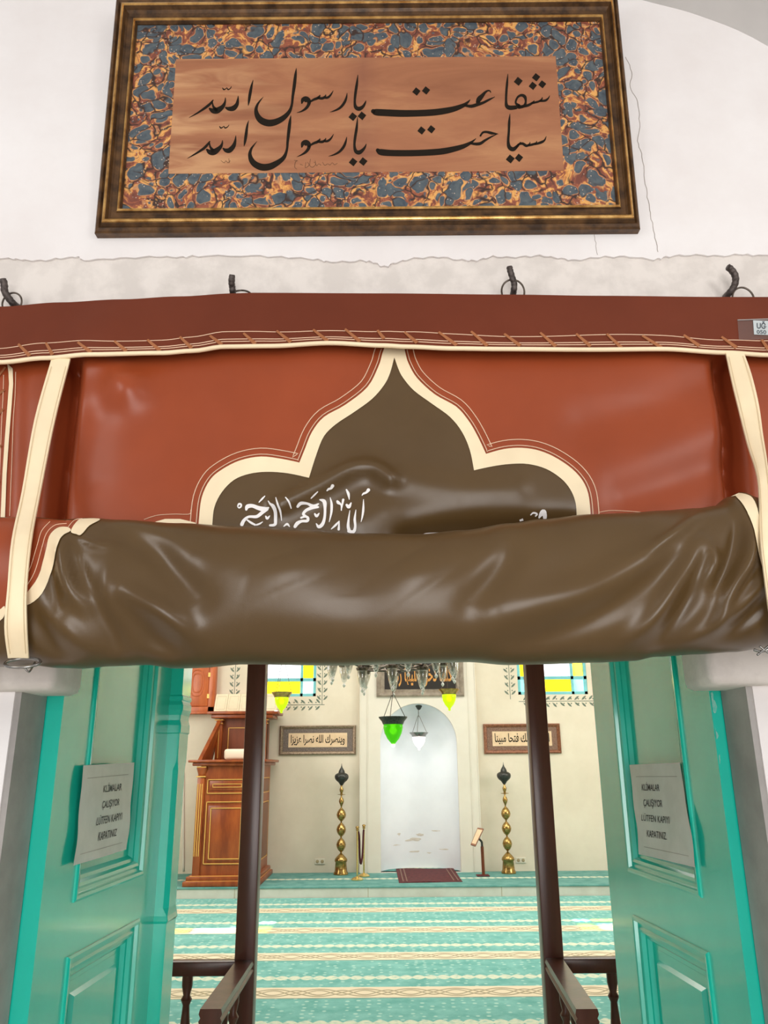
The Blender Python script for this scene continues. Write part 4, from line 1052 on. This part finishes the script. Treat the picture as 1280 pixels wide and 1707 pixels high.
# ------------------------------------------------------------------ leather door curtain
def seg_dist(x, z, pl):
    best = 1e9
    for a, b in zip(pl, pl[1:]):
        dx, dz = b[0]-a[0], b[1]-a[1]; L = dx*dx + dz*dz
        tt = max(0, min(1, ((x-a[0])*dx + (z-a[1])*dz)/L)) if L else 0
        d = math.hypot(x - a[0] - dx*tt, z - a[1] - dz*tt)
        if d < best: best = d
    return best
def folds_to(lst, Y):
    out = []
    for pts, amp, sig in lst:
        p = [at(x, y, Y) for x, y in pts]; sig *= 1.18 if Y < 1.4 else 1; out.append(([(q.x, q.y) for q in crom([(q.x, q.z) for q in p], 4)] if len(p) > 2 else [(q.x, q.z) for q in p], amp, sig))
    return out
SHEET_F = folds_to([
    ([(212,646),(216,650)], -.030, .048), ([(150,600),(190,612)], -.008, .03), ([(160,700),(150,800)], .006, .04), ([(300,640),(330,760)], .004, .07),
    ([(470,845),(530,815),(585,785),(622,782),(650,800)], -.022, .022), ([(690,905),(760,892),(850,888),(950,892)], .050, .036), ([(680,800),(760,815),(860,815)], -.006, .03), ([(640,850),(600,870)], -.006, .03),
    ([(980,705),(1100,672),(1200,630)], .008, .05), ([(1040,830),(1120,805),(1200,775)], .008, .04), ([(1180,720),(1090,760),(1000,790)], -.004, .05),
    ([(28,620),(26,860)], .006, .02), ([(117,606),(110,690),(100,790),(94,880)], 0.056, .017), ([(1207,600),(1217,690),(1224,830)], .056, .017)], 1.56)
def Ysheet(x, z):
    y = 1.572 - .022*max(0, min(1, (2.62 - z)/.5)) - .006*math.sin(x*5.2 + z*2)*max(0, min(1, (2.56 - z)/.15))
    for pl, amp, sig in SHEET_F:
        d = seg_dist(x, z, pl)
        if d < 3*sig: y += amp*math.exp(-(d/sig)**2)
    return y
def on_sheet(px, py, off=0.0, fnc=None):
    fnc = fnc or Ysheet; Y = 1.56
    for _ in range(5):
        q = at(px, py, Y); Y = fnc(q.x, q.z) - off
    q = at(px, py, Y); return q
FT = [(-160,524),(0,511),(100,504),(200,499),(300,494),(390,489),(420,488),(640,489),(850,491),(1000,493),(1210,495),(1280,495),(1440,499)]
FB = [(-160,618),(0,603),(75,596),(150,590),(270,587.5),(320,584),(375,577),(450,576),(550,571),(640,575),(677,577),(755,580),(840,581),(985,582),(1105,581),(1210,587),(1280,591),(1440,600)]
curtain = thing('door_curtain', 'rolled up red and olive leather door curtain hanging across the top of the doorway', 'curtain', (0, 1.56, 1.83))
def grid_surface(nu, nv, f):
    mb = MB(); g = [f(i/nu, j/nv) for j in range(nv+1) for i in range(nu+1)]
    mb.add(g, [(j*(nu+1)+i, j*(nu+1)+i+1, (j+1)*(nu+1)+i+1, (j+1)*(nu+1)+i) for j in range(nv) for i in range(nu)]); return mb
def thick(mb, nu, nv, d):
    n = len(mb.v); front = list(mb.f)
    mb.v += [v + Vector((0, d, 0)) for v in mb.v]; mb.f += [tuple(reversed([i+n for i in f])) for f in front]
    W_ = nu+1; rim = [i for i in range(W_)] + [j*W_+nu for j in range(1, nv+1)] + [nv*W_+i for i in range(nu-1, -1, -1)] + [j*W_ for j in range(nv-1, 0, -1)]
    mb.f += [(rim[i], rim[(i+1) % len(rim)], rim[(i+1) % len(rim)]+n, rim[i]+n) for i in range(len(rim))]; return mb
ztop = [(at(x, y, 1.56).x, at(x, y, 1.56).z) for x, y in FT]
def sheet_pt(a, b):
    x = -1.04 + 2.08*a; z0 = lerp_list(ztop, x) - .012; z1 = 1.96; z = z0 + (z1 - z0)*b
    return (x, Ysheet(x, z), z)
obj('main_sheet', thick(grid_surface(420, 90, sheet_pt), 420, 90, .003), M['red_leather'], curtain, smooth=True, angle=60)
# header flap
def Yflap(x, z):
    zt = lerp_list(ztop, x); f = max(0, min(1.1, (zt - z)/.135))
    return 1.556 - .020*f - .004*math.sin(x*7)*f - .010*math.exp(-((x+.62)**2 + (z-2.57)**2)/.004)
def flap_pt(a, b):
    px = -160 + 1600*a; yt = lerp_list(FT, px); yb = lerp_list(FB, px)
    q = on_sheet(px, yt + (yb - yt)*b, 0, Yflap); return q
obj('header_flap', thick(grid_surface(160, 16, flap_pt), 160, 16, .006), M['shaded_flap_leather'], curtain, smooth=True, angle=60)
pl = [on_sheet(px, lerp_list(FB, px) + 1, .001, Yflap) for px in range(-160, 1441, 12)]
obj('piping', MB().tube(pl, .0052, 8), M['cream_leather'], curtain, smooth=True)
mb = MB()
for off, r in ((-7, .0010), (-10.5, .0010), (-22, .0009)):
    mb.tube([on_sheet(px, lerp_list(FB, px) + off*(1 + .1*math.sin(px*.02)), .0004, Yflap) for px in range(-160, 1441, 10)], r, 5)
obj('stitching', mb, M['thread'], curtain)
TH_ = [((31,574),(50,594)),((77,572),(88,592)),((130,571),(152,588)),((191,569),(211,586)),((246,567),(267,585)),((300,562),(320,581)),((350,560),(370,575)),((406,556),(426,574)),((461,552),(485,571)),((522,550),(546,569)),((575,549),(600,570)),((629,551),(640,565)),
       ((674,554),(695,572)),((731,554),(761,576)),((785,553),(812,577)),((840,557),(867,577)),((900,555),(926,578)),((960,557),(984,578)),((1011,557),(1035,580)),((1070,560),(1102,580)),((1139,559),(1165,577)),((1202,562),(1227,580)),((1269,567),(1280,583)),((-20,576),(-2,596)),((1330,570),(1350,590))]
for a, b in TH_:
    p = on_sheet(*a, .001, Yflap); q = on_sheet(*b, .001, Yflap); d = (q-p).normalized(); nn = Vector((-d.z, 0, d.x))*.0042
    y = Vector((0, -.0022, 0))
    mb = MB().add([p-nn*.6, p+nn*.6, q+nn, q-nn, p-nn*.6+y, p+nn*.6+y, q+nn+y, q-nn+y], [(0,3,2,1),(4,5,6,7),(0,1,5,4),(1,2,6,5),(2,3,7,6),(3,0,4,7)])
    obj('lacing_thong', mb, M['thong'], curtain)

# pointed arch motif sewn on the sheet
def patch(name, outline, off, mat, step=.008, fnc=Ysheet, parent=curtain, uv=None, thickd=.0):
    """outline in image-traced points mapped onto the leather, triangulated and laid on it"""
    P2 = [uv(*p) if uv else on_sheet(*p, off) for p in outline]
    poly = [(q.x, q.z) for q in P2]
    V, Fc = cdt(poly, step)
    mb = MB().add([(v.x, fnc(v.x, v.y) - off, v.y) for v in V], [tuple(f) for f in Fc])
    return obj(name, mb, mat, parent, smooth=True)
LO = [(641,579),(637,590),(631,610),(612.5,645),(575,675),(540,695),(520,720),(507.5,750),(499,771),(470,765),(435,761),(400,767.5),(370,782.5),(350,800),(336,830),(331,872),(328,905)]
LI = [(657,596),(650,622),(640,642),(620,665),(590,687),(560,707),(540,727),(527.5,757),(515,796.5),(480,789),(445,786.5),(415,790),(390,800),(370,820),(357.5,845),(354,873),(353,905)]
RO = [(674,579),(676,590),(681,606),(695,630),(725,657.5),(760,677.5),(780,700),(795,725),(810,756.5),(840,748.5),(870,746.5),(900,751.5),(930,765),(960,787.5),(978,815),(984,852),(985,905)]
RI = [(657.5,596),(664,615),(672,630),(690,651),(720,673),(750,695),(770,720),(783,750),(790,784),(820,777.5),(850,773.5),(880,773.5),(910,781.5),(935,797.5),(950,815),(958.5,835),(961,857),(961,905)]
def sm(pts, corner):
    out = []
    cs = [0] + corner + [len(pts)-1]
    for a, b in zip(cs, cs[1:]):
        seg = crom(pts[a:b+1], 4); out += [(q.x, q.y) for q in seg[:-1]]
    return out + [pts[-1]]
LO, LI, RO, RI = sm(LO, [8]), sm(LI, [8]), sm(RO, [8]), sm(RI, [8])
patch('olive_panel', LI + RI[:0:-1], .0030, M['olive_leather'])
patch('arch_trim', LO + LI[::-1] + RI[1:] + RO[::-1], .0045, M['cream_leather'])
mb = MB()
def offs(pts, d):
    out = []
    for i, p in enumerate(pts):
        a = Vector(pts[max(i-1, 0)]); b = Vector(pts[min(i+1, len(pts)-1)]); q = (b-a).normalized(); out.append((p[0] + q.y*d, p[1] - q.x*d))
    return out
for pts, sgn in ((LO, -1), (RO, 1)):
    for d in (4, 14):
        mb.tube([on_sheet(*p, .001) for p in offs(pts, sgn*d)[2:]], .0010, 4)
obj('stitching', mb, M['thread'], curtain)
# lobes that show just above the roll
patch('arch_trim', [(258,870),(275,865),(300,865),(325,871),(331,878),(300,884),(262,884)], .0030, M['cream_leather'])
patch('arch_trim', [(1160,853),(1178,847),(1200,842),(1215,850),(1200,872),(1165,872)], .0030, M['cream_leather'])
mb = MB()
for pts in ([(240,866),(262,859),(290,857),(315,857),(318,850)], [(998,854),(1020,851),(1060,853),(1090,856),(1120,852)]):
    mb.tube([on_sheet(p.x, p.y, .001) for p in crom(pts, 5)], .0007, 4)
obj('stitching', mb, M['thread'], curtain)
# laced side border at the left edge
patch('side_trim', [(12,606),(21,614),(22,640),(19,680),(15,730),(11,790),(8,870),(8,900),(0,900),(1,860),(4,790),(8,730),(12,680),(15,640),(14,620)], .004, M['cream_leather'], .01)
mb = MB(); mb.tube([on_sheet(p.x, p.y, .0012) for p in crom([(26,620),(25,660),(22,700),(20,760),(16,860)], 6)], .0008, 4); mb.tube([on_sheet(p.x, p.y, .0012) for p in crom([(6,625),(5,660),(2,720),(-3,860)], 6)], .0008, 4)
obj('stitching', mb, M['thread'], curtain)
for a, b in (((-6,632),(9,612)),((-8,662),(7,650)),((-10,700),(5,682)),((-12,760),(2,742)),((-14,820),(-1,802))):
    obj('lacing_thong', MB().tube([on_sheet(*a, .002), on_sheet(*b, .002)], .0025, 5), M['thong'], curtain)

# white lettering on the olive panel
BS = [[(80,264,12),(90,247,16),(106,250,16),(106,268,14),(92,278,12),(82,272,10)],[(255,232,9),(280,205,15),(302,182,8)],
 [(150,292,20),(160,268,34),(200,262,30),(250,280,34),(300,290,38),(332,278,14)],[(322,290,22),(280,318,28),(235,350,26),(170,352,20),(132,380,26),(114,414,30)],[(150,372,10),(185,398,18),(222,418,16)],[(235,418,14),(262,408,14),(285,392,5)],
 [(330,222,8),(345,245,16),(370,265,30),(388,310,28),(390,370,26),(385,415,24),(345,422,18)],[(310,348,12),(322,365,22),(342,345,8)],[(392,194,8),(408,250,16),(430,310,16),(440,385,5)],[(472,192,8),(500,230,15),(518,282,9)],[(458,430,8),(485,412,20),(505,432,8)],
 [(572,268,22),(598,242,28),(650,244,20),(700,265,28),(742,246,12)],[(738,272,18),(690,278,26),(640,300,24),(618,330,22),(640,346,14)],[(600,360,16),(632,350,18),(655,360,22),(650,385,24),(605,388,22),(570,405,30),(550,432,26)],
 [(682,200,9),(710,172,13),(736,147,8)],[(755,212,12),(790,228,32),(796,290,22),(792,360,22),(775,412,28),(745,434,26),(724,408,8)],[(712,328,14),(728,345,24),(750,320,6)],[(838,192,5),(850,250,20),(847,320,18),(830,395,5)],[(812,138,10),(825,125,18),(845,118,20),(858,98,28)],
 [(897,225,18),(905,236,26),(928,255,12),(930,298,10)],[(945,212,20),(938,250,14),(930,290,10)],[(972,130,12),(988,165,22),(995,212,5)],[(974,255,20),(992,270,28),(1010,238,10)],
 [(1000,298,5),(990,370,16),(986,430,24),(996,470,28)],[(990,470,24),(1030,474,26),(1044,430,20),(1040,370,20),(1050,293,5)],[(848,452,8),(885,418,18),(914,385,6)],[(912,390,8),(908,455,20)],[(1112,208,5),(1110,290,18),(1102,350,14),(1091,395,4)],[(1100,175,8),(1112,162,16),(1135,152,18),(1152,132,28)]]
cv = lambda x, y: on_sheet(380 + x/4.923, 790 + y/4.923, .0045)
lt = obj('white_lettering', ink(BS, [], cv, 1.0), M['white_print'], curtain)
R2 = [[(884,859,1.5),(889,855,3),(895,857,3),(892,861,2)],[(898,864,2),(902,857,7),(906,853,8),(908,860,7),(908,866,5)],[(866,868,3),(872,866,4)],[(706,892,4),(715,891,6),(750,890,5),(775,888,3)]]
mb = ink(R2, [], lambda x, y: on_sheet(x, y, .0045)); lt2 = obj('white_lettering', mb, M['white_print'], curtain)

# the rolled up lower part
RT = [(-160,884),(-60,870),(0,862),(60,862),(110,866),(150,863),(200,866),(300,872),(400,877),(500,883),(600,889),(700,891),(770,884),(850,872),(900,865),(980,857),(1040,855),(1100,851),(1160,847),(1190,843),(1215,827),(1232,820),(1252,828),(1275,856),(1440,880)]
RB = [(-160,1110),(0,1110),(50,1108),(90,1112),(130,1113),(180,1109),(240,1107),(290,1113),(330,1112),(400,1106),(560,1108),(700,1104),(780,1102),(850,1107),(900,1106),(1000,1103),(1060,1100),(1100,1093),(1170,1089),(1230,1085),(1280,1079),(1440,1075)]
YC, RBK = 1.452, .100
rzt = [(at(x, y, 1.435).x, at(x, y, 1.435).z) for x, y in RT]; rzb = [(at(x, y, 1.445).x, at(x, y, 1.445).z) for x, y in RB]
ROLL_F = folds_to([
    ([(102,890),(112,930),(125,985),(146,1012)], -.013, .013), ([(82,925),(92,970),(100,1020)], .008, .012), ([(128,930),(150,985)], .007, .012),
    ([(205,985),(240,1005),(275,1025),(318,1058)], -.014, .017), ([(176,870),(250,915),(290,955),(335,1000)], .013, .022), ([(190,940),(180,1000),(195,1040)], -.006, .014),
    ([(165,1000),(185,1050),(190,1085)], .009, .016), ([(90,1030),(120,1060),(150,1095)], -.008, .016), ([(60,1020),(75,1060),(95,1100)], .007, .015), ([(240,1050),(290,1085)], .009, .018),
    ([(130,893),(160,908),(192,913)], -.006, .006), ([(330,930),(420,960)], -.004, .04), ([(400,1060),(520,1085),(640,1090)], .004, .03),
    ([(470,930),(490,980)], -.007, .055), ([(680,930),(715,980)], -.007, .06), ([(585,900),(590,1000)], .004, .05),
    ([(780,1010),(815,975),(845,935),(850,900)], .010, .020), ([(828,1030),(900,1010),(985,985),(1070,935),(1150,880)], -.014, .028), ([(840,1075),(960,1040),(1060,985),(1120,930)], .008, .018),
    ([(1050,1070),(1090,1030),(1125,970),(1165,905)], -.012, .014), ([(1110,1060),(1140,1010),(1165,960)], .008, .012), ([(1160,980),(1180,945),(1178,915)], -.012, .011),
    ([(1195,1040),(1212,985),(1240,935),(1248,880)], -.013, .010), ([(1190,985),(1215,930),(1230,870)], .009, .010), ([(1140,1080),(1195,1045),(1240,1005),(1278,960)], -.010, .012), ([(1225,1050),(1275,1000)], .009, .012),
    ([(1172,850),(1120,890),(1070,926)], -.006, .006), ([(1180,870),(1130,910)], .004, .008), ([(640,885),(700,890),(760,880)], -.003, .02)], 1.37)
def seg_near(x, z, pl):
    best = 1e9; bt = 0; acc = 0; tot = sum(math.hypot(b[0]-a[0], b[1]-a[1]) for a, b in zip(pl, pl[1:])) or 1
    for a, b in zip(pl, pl[1:]):
        dx, dz = b[0]-a[0], b[1]-a[1]; L = dx*dx + dz*dz
        tt = max(0, min(1, ((x-a[0])*dx + (z-a[1])*dz)/L)) if L else 0
        d = math.hypot(x - a[0] - dx*tt, z - a[1] - dz*tt)
        if d < best: best = d; bt = (acc + tt*math.sqrt(L))/tot
        acc += math.sqrt(L)
    return best, bt
def roll_fold(x, z):
    d_ = 0
    for pl, amp, sig in ROLL_F:
        if x < pl[0][0] - .35 and x < pl[-1][0] - .35 or x > pl[0][0] + .35 and x > pl[-1][0] + .35: continue
        d, tt = seg_near(x, z, pl)
        if d < 2.6*sig: d_ += 1.45*amp*math.exp(-(d/sig)**2)*(.35 + .65*math.sin(PI*min(1, max(0, tt)))**.7)
    return d_ + .0025*noise.noise(Vector((x*6, z*9, 0))) + .006*noise.noise(Vector((x*3.1 + 4, z*6.0, 2)))
def Yroll(x, z):
    zt, zb = lerp_list(rzt, x), lerp_list(rzb, x); zc = (zt+zb)/2; h = (zt-zb)/2
    q = max(-1, min(1, (z - zc)/h)); c = math.sqrt(max(0, 1 - q*q))
    return YC - RBK*c**.85 + roll_fold(x, z)*min(1, c*1.6)
def roll_pt(a, b):
    x = -1.0 + 2.0*a; zt, zb = lerp_list(rzt, x), lerp_list(rzb, x); zc = (zt+zb)/2; h = (zt-zb)/2
    ph = 2*PI*b; z = zc + h*math.sin(ph); c = math.cos(ph)
    y = YC - RBK*math.copysign(abs(c)**.85, c)
    if c > 0: y += roll_fold(x, z)*min(1, c*1.6)
    return (x, y, z)
nu, nv = 330, 110
mb = MB(); g = [roll_pt(i/nu, j/nv) for j in range(nv) for i in range(nu+1)]
mb.add(g, [(j*(nu+1)+i, j*(nu+1)+i+1, ((j+1) % nv)*(nu+1)+i+1, ((j+1) % nv)*(nu+1)+i) for j in range(nv) for i in range(nu)])
mb.f += [tuple(j*(nu+1) for j in range(nv)), tuple(j*(nu+1)+nu for j in reversed(range(nv)))]
roll = obj('roll', mb, M['olive_leather'], curtain, smooth=True, angle=70, label='rolled olive leather bundle')
def on_roll(px, py):
    Y = 1.25; best = None
    while Y < 1.47:
        q = at(px, py, Y); zt, zb = lerp_list(rzt, q.x), lerp_list(rzb, q.x)
        if zb < q.z < zt and Y >= Yroll(q.x, q.z): return q
        Y += .001
    q = at(px, py, YC - .05); zt, zb = lerp_list(rzt, q.x), lerp_list(rzb, q.x); q.z = min(max(q.z, zb + .004), zt - .003); return q
rp = lambda nm, pts, off, mat: patch(nm, [(q.x, q.y) for q in crom(pts, 4, True)], off, mat, .008, Yroll, curtain, on_roll)
rp('red_end', [(-150,890),(-60,874),(0,864),(60,864),(110,868),(150,865),(135,880),(112,885),(95,905),(85,930),(75,965),(45,1003),(38,1012),(0,1018),(-150,1026)], .0015, M['red_leather'])
rp('arch_trim', [(44,993),(65,962),(77,920),(83,895),(96,881),(112,879),(119,885),(104,895),(95,915),(88,950),(71,990),(47,1009)], .0028, M['cream_leather'])
rp('arch_trim', [(119,886),(131,868),(145,865),(168,866),(150,877),(136,892),(128,891)], .0028, M['cream_leather'])
rp('arch_trim', [(-20,1022),(0,1017),(9,1011),(9,1026),(0,1036),(-20,1040)], .0028, M['cream_leather'])
rp('arch_trim', [(1223,824),(1240,824),(1254,832),(1263,856),(1270,900),(1275,955),(1266,935),(1256,885),(1246,858),(1236,840)], .0028, M['cream_leather'])
mb = MB()
for pts in ([(40,985),(58,955),(70,915),(78,890),(92,876),(112,873)], [(33,980),(50,950),(62,912),(70,886),(84,870)], [(112,882),(124,868),(138,865)]):
    mb.tube([on_roll(p.x, p.y) + Vector((0, -.0022, 0)) for p in crom(pts, 5)], .0007, 4)
obj('stitching', mb, M['thread'], curtain)

# straps that hold the roll up
def strap(L, R, depth, name='strap'):
    mb = MB(); L = crom([(a, b, d) for (a, b), d in zip(L, depth)], 5); R = crom([(a, b, d) for (a, b), d in zip(R, depth)], 5); n = len(L)
    for i in range(n):
        a = at(L[i].x, L[i].y, L[i].z); b = at(R[i].x, R[i].y, R[i].z)
        for k in range(5):
            f = k/4; p = a*(1-f) + b*f; p.y -= .003*math.sin(PI*f); mb.v.append(p)
    nf = len(mb.v)
    for i in range(n-1):
        for k in range(4): mb.f.append((i*5+k, i*5+k+1, (i+1)*5+k+1, (i+1)*5+k))
    thick(mb, 4, n-1, .004)
    o = obj(name, mb, M['cream_leather'], curtain, smooth=True, angle=50)
    st = MB()
    for f in (.12, .88):
        st.tube([at(L[i].x*(1-f) + R[i].x*f, L[i].y*(1-f) + R[i].y*f, L[i].z - .0042) for i in range(1, n-1)], .0006, 4)
    obj('stitching', st, M['strap_thread'], o)
    return o
strap([(86,597),(57,700),(36,820),(19,900),(12,980),(7,1045),(13,1097)], [(117,597),(91,700),(67,820),(52,900),(44,980),(44,1040),(47,1097)], [1.530,1.500,1.425,1.338,1.328,1.338,1.375])
strap([(1210,588),(1220,635),(1231,680),(1246,740),(1259,780),(1265,815),(1268,900),(1273,950),(1282,1020),(1290,1078)], [(1240,588),(1253,625),(1265,675),(1272,725),(1279,770),(1284,820),(1292,900),(1302,950),(1312,1020),(1322,1078)], [1.530,1.515,1.495,1.465,1.43,1.39,1.335,1.325,1.325,1.37])
# metal rings under the straps
c = at(38, 1105, 1.372)
mb = MB().tube([(c.x + .030*math.cos(a*PI/12), c.y + .014*math.sin(a*PI/12), c.z + .0095*math.sin(a*PI/12)) for a in range(24)], .0026, 8, True)
mb.tube(crom([at(40,1112,1.365), at(48,1120,1.37), at(54,1112,1.38), at(58,1104,1.39)], 4), .0018, 6)
obj('strap_ring', mb, M['steel'], curtain, smooth=True)
mb = MB().tube(crom([at(1256,1083,1.38), at(1270,1086,1.375), at(1285,1080,1.37), at(1300,1074,1.37)], 4), .0026, 6)
mb.tube(crom([at(1262,1092,1.37), at(1272,1084,1.37), at(1282,1076,1.37)], 4), .002, 6); mb.tube(crom([at(1266,1077,1.37), at(1276,1085,1.37), at(1288,1092,1.37)], 4), .002, 6)
obj('strap_ring', mb, M['steel'], curtain, smooth=True)

# maker's tag in a clear sleeve at the right end of the header
def tagp(x, y, o): return on_sheet(1160 + x/9.483, 430 + y/9.483, o, Yflap)
mb = MB(); n = 12; g = [tagp(655 + (1500-655)*i/n + j*6, 985 + (1300-985)*j/4 - i*2.5, .0022) for j in range(5) for i in range(n+1)]
mb.add(g, [(j*(n+1)+i, j*(n+1)+i+1, (j+1)*(n+1)+i+1, (j+1)*(n+1)+i) for j in range(4) for i in range(n)])
sv = obj('tag_sleeve', mb, M['sleeve'], curtain, smooth=True)
mb = MB().tube([tagp(655 + 845*i/n, 982 - i*2.5, .003) for i in range(n+1)], .0012, 5); obj('sleeve_edge', mb, M['jamb'], sv)
mb = MB(); g = [tagp(902 + 520*i/6 + j*4, 985 + 225*j/4 + i*3, .0030) for j in range(5) for i in range(7)]
mb.add(g, [(j*7+i, j*7+i+1, (j+1)*7+i+1, (j+1)*7+i) for j in range(4) for i in range(6)])
tg = obj('tag_card', mb, M['label_white'], sv, label='pale printed card')
mb = MB(); text_quad(mb, 'UĞ', [(960,1112),(1128,1120),(1126,1030),(958,1026)], lambda x, y: tagp(x, y, .0036), bold=.03)
text_quad(mb, '050', [(960,1196),(1112,1204),(1110,1140),(958,1136)], lambda x, y: tagp(x, y, .0036), bold=.02)
obj('printed_text', mb, M['grey_print'], tg)

# ------------------------------------------------------------------ iron hooks in the wall and the rings of the curtain
def hook(pts, r, label):
    p = crom([tuple(at(x, y, Y)) for x, y, Y in pts], 6); n = len(p)
    rad = [r*(1.05 + .12*math.sin(i*1.7)*.5)*(1 if i < n-2 else .85) for i in range(n)]
    return obj('iron_hook', MB().tube([tuple(q) for q in p], rad, 10), M['iron'], smooth=True, angle=60, label=label, cat='hook', group='iron hooks above the curtain', org=tuple(p[0]))
hook([(30,512,1.640),(24,508,1.60),(16,499,1.59),(8,486,1.58),(7,475,1.575),(5,465,1.57)], .0078, 'leftmost iron hook in the wall, short and bent, at the left edge')
hook([(389,497,1.640),(388,488,1.60),(387,478,1.59),(386,470,1.58),(387,458,1.572)], .0072, 'short straight iron hook standing below the left half of the big frame')
hook([(854,496,1.640),(856,486,1.60),(857,474,1.59),(853,460,1.58),(850,450,1.575),(849,444,1.572)], .0070, 'iron hook through the middle of its ring, below the right half of the frame')
hook([(1208,496,1.640),(1214,490,1.60),(1222,480,1.59),(1226,468,1.58),(1224,457,1.575),(1217,448,1.57),(1212,445,1.568)], .0074, 'rightmost iron hook with a long curled tip')
def iron_ring(px, py, rx_, ry_, Y, label, tilt=.0):
    c = at(px, py, Y); k = at(px + rx_, py, Y).x - c.x; h = c.z - at(px, py + ry_, Y).z
    return obj('curtain_ring', MB().tube([(c.x + k*math.cos(a*PI/16), c.y + tilt*math.sin(a*PI/16), c.z + h*math.sin(a*PI/16)) for a in range(32)], .0022, 8, True), M['wire'], smooth=True, label=label, cat='ring', group='rings holding the curtain', org=tuple(c))
iron_ring(20, 505, 16, 17, 1.588, 'dark wire ring on the leftmost hook')
iron_ring(400, 495, 19, 16, 1.590, 'dark wire ring lying low on the short straight hook', .012)
iron_ring(855, 486, 19, 20, 1.588, 'dark wire ring around the hook under the right half of the frame')
iron_ring(1239, 499, 18, 20, 1.590, 'dark wire ring beside the rightmost curled hook')

# chipped paint near the top of the right leaf's hinge edge
for px, py, rx_, ry_ in ((1186,1178,9,24),(1190,1222,7,20),(1196,1266,5,12)):
    g = []
    for k in range(26):
        a = 2*PI*k/26; r = .7 + .6*noise.noise(Vector((math.cos(a)*1.8 + px, math.sin(a)*1.8, py*.07)))
        q = at(px + rx_*r*math.cos(a) + (py-1178)*.02, py + ry_*r*math.sin(a), 1.7495); q.x = min(max(q.x, .702), .7265); g.append(q)
    obj('chipped_paint', MB().add(g, [tuple(range(26))]), M['chip'], dr)
# door leaves and railings stand as built; labels of the setting
dl['label'] = 'left turquoise panelled door leaf swung open into the hall'
dr['label'] = 'right turquoise panelled door leaf swung open into the hall'
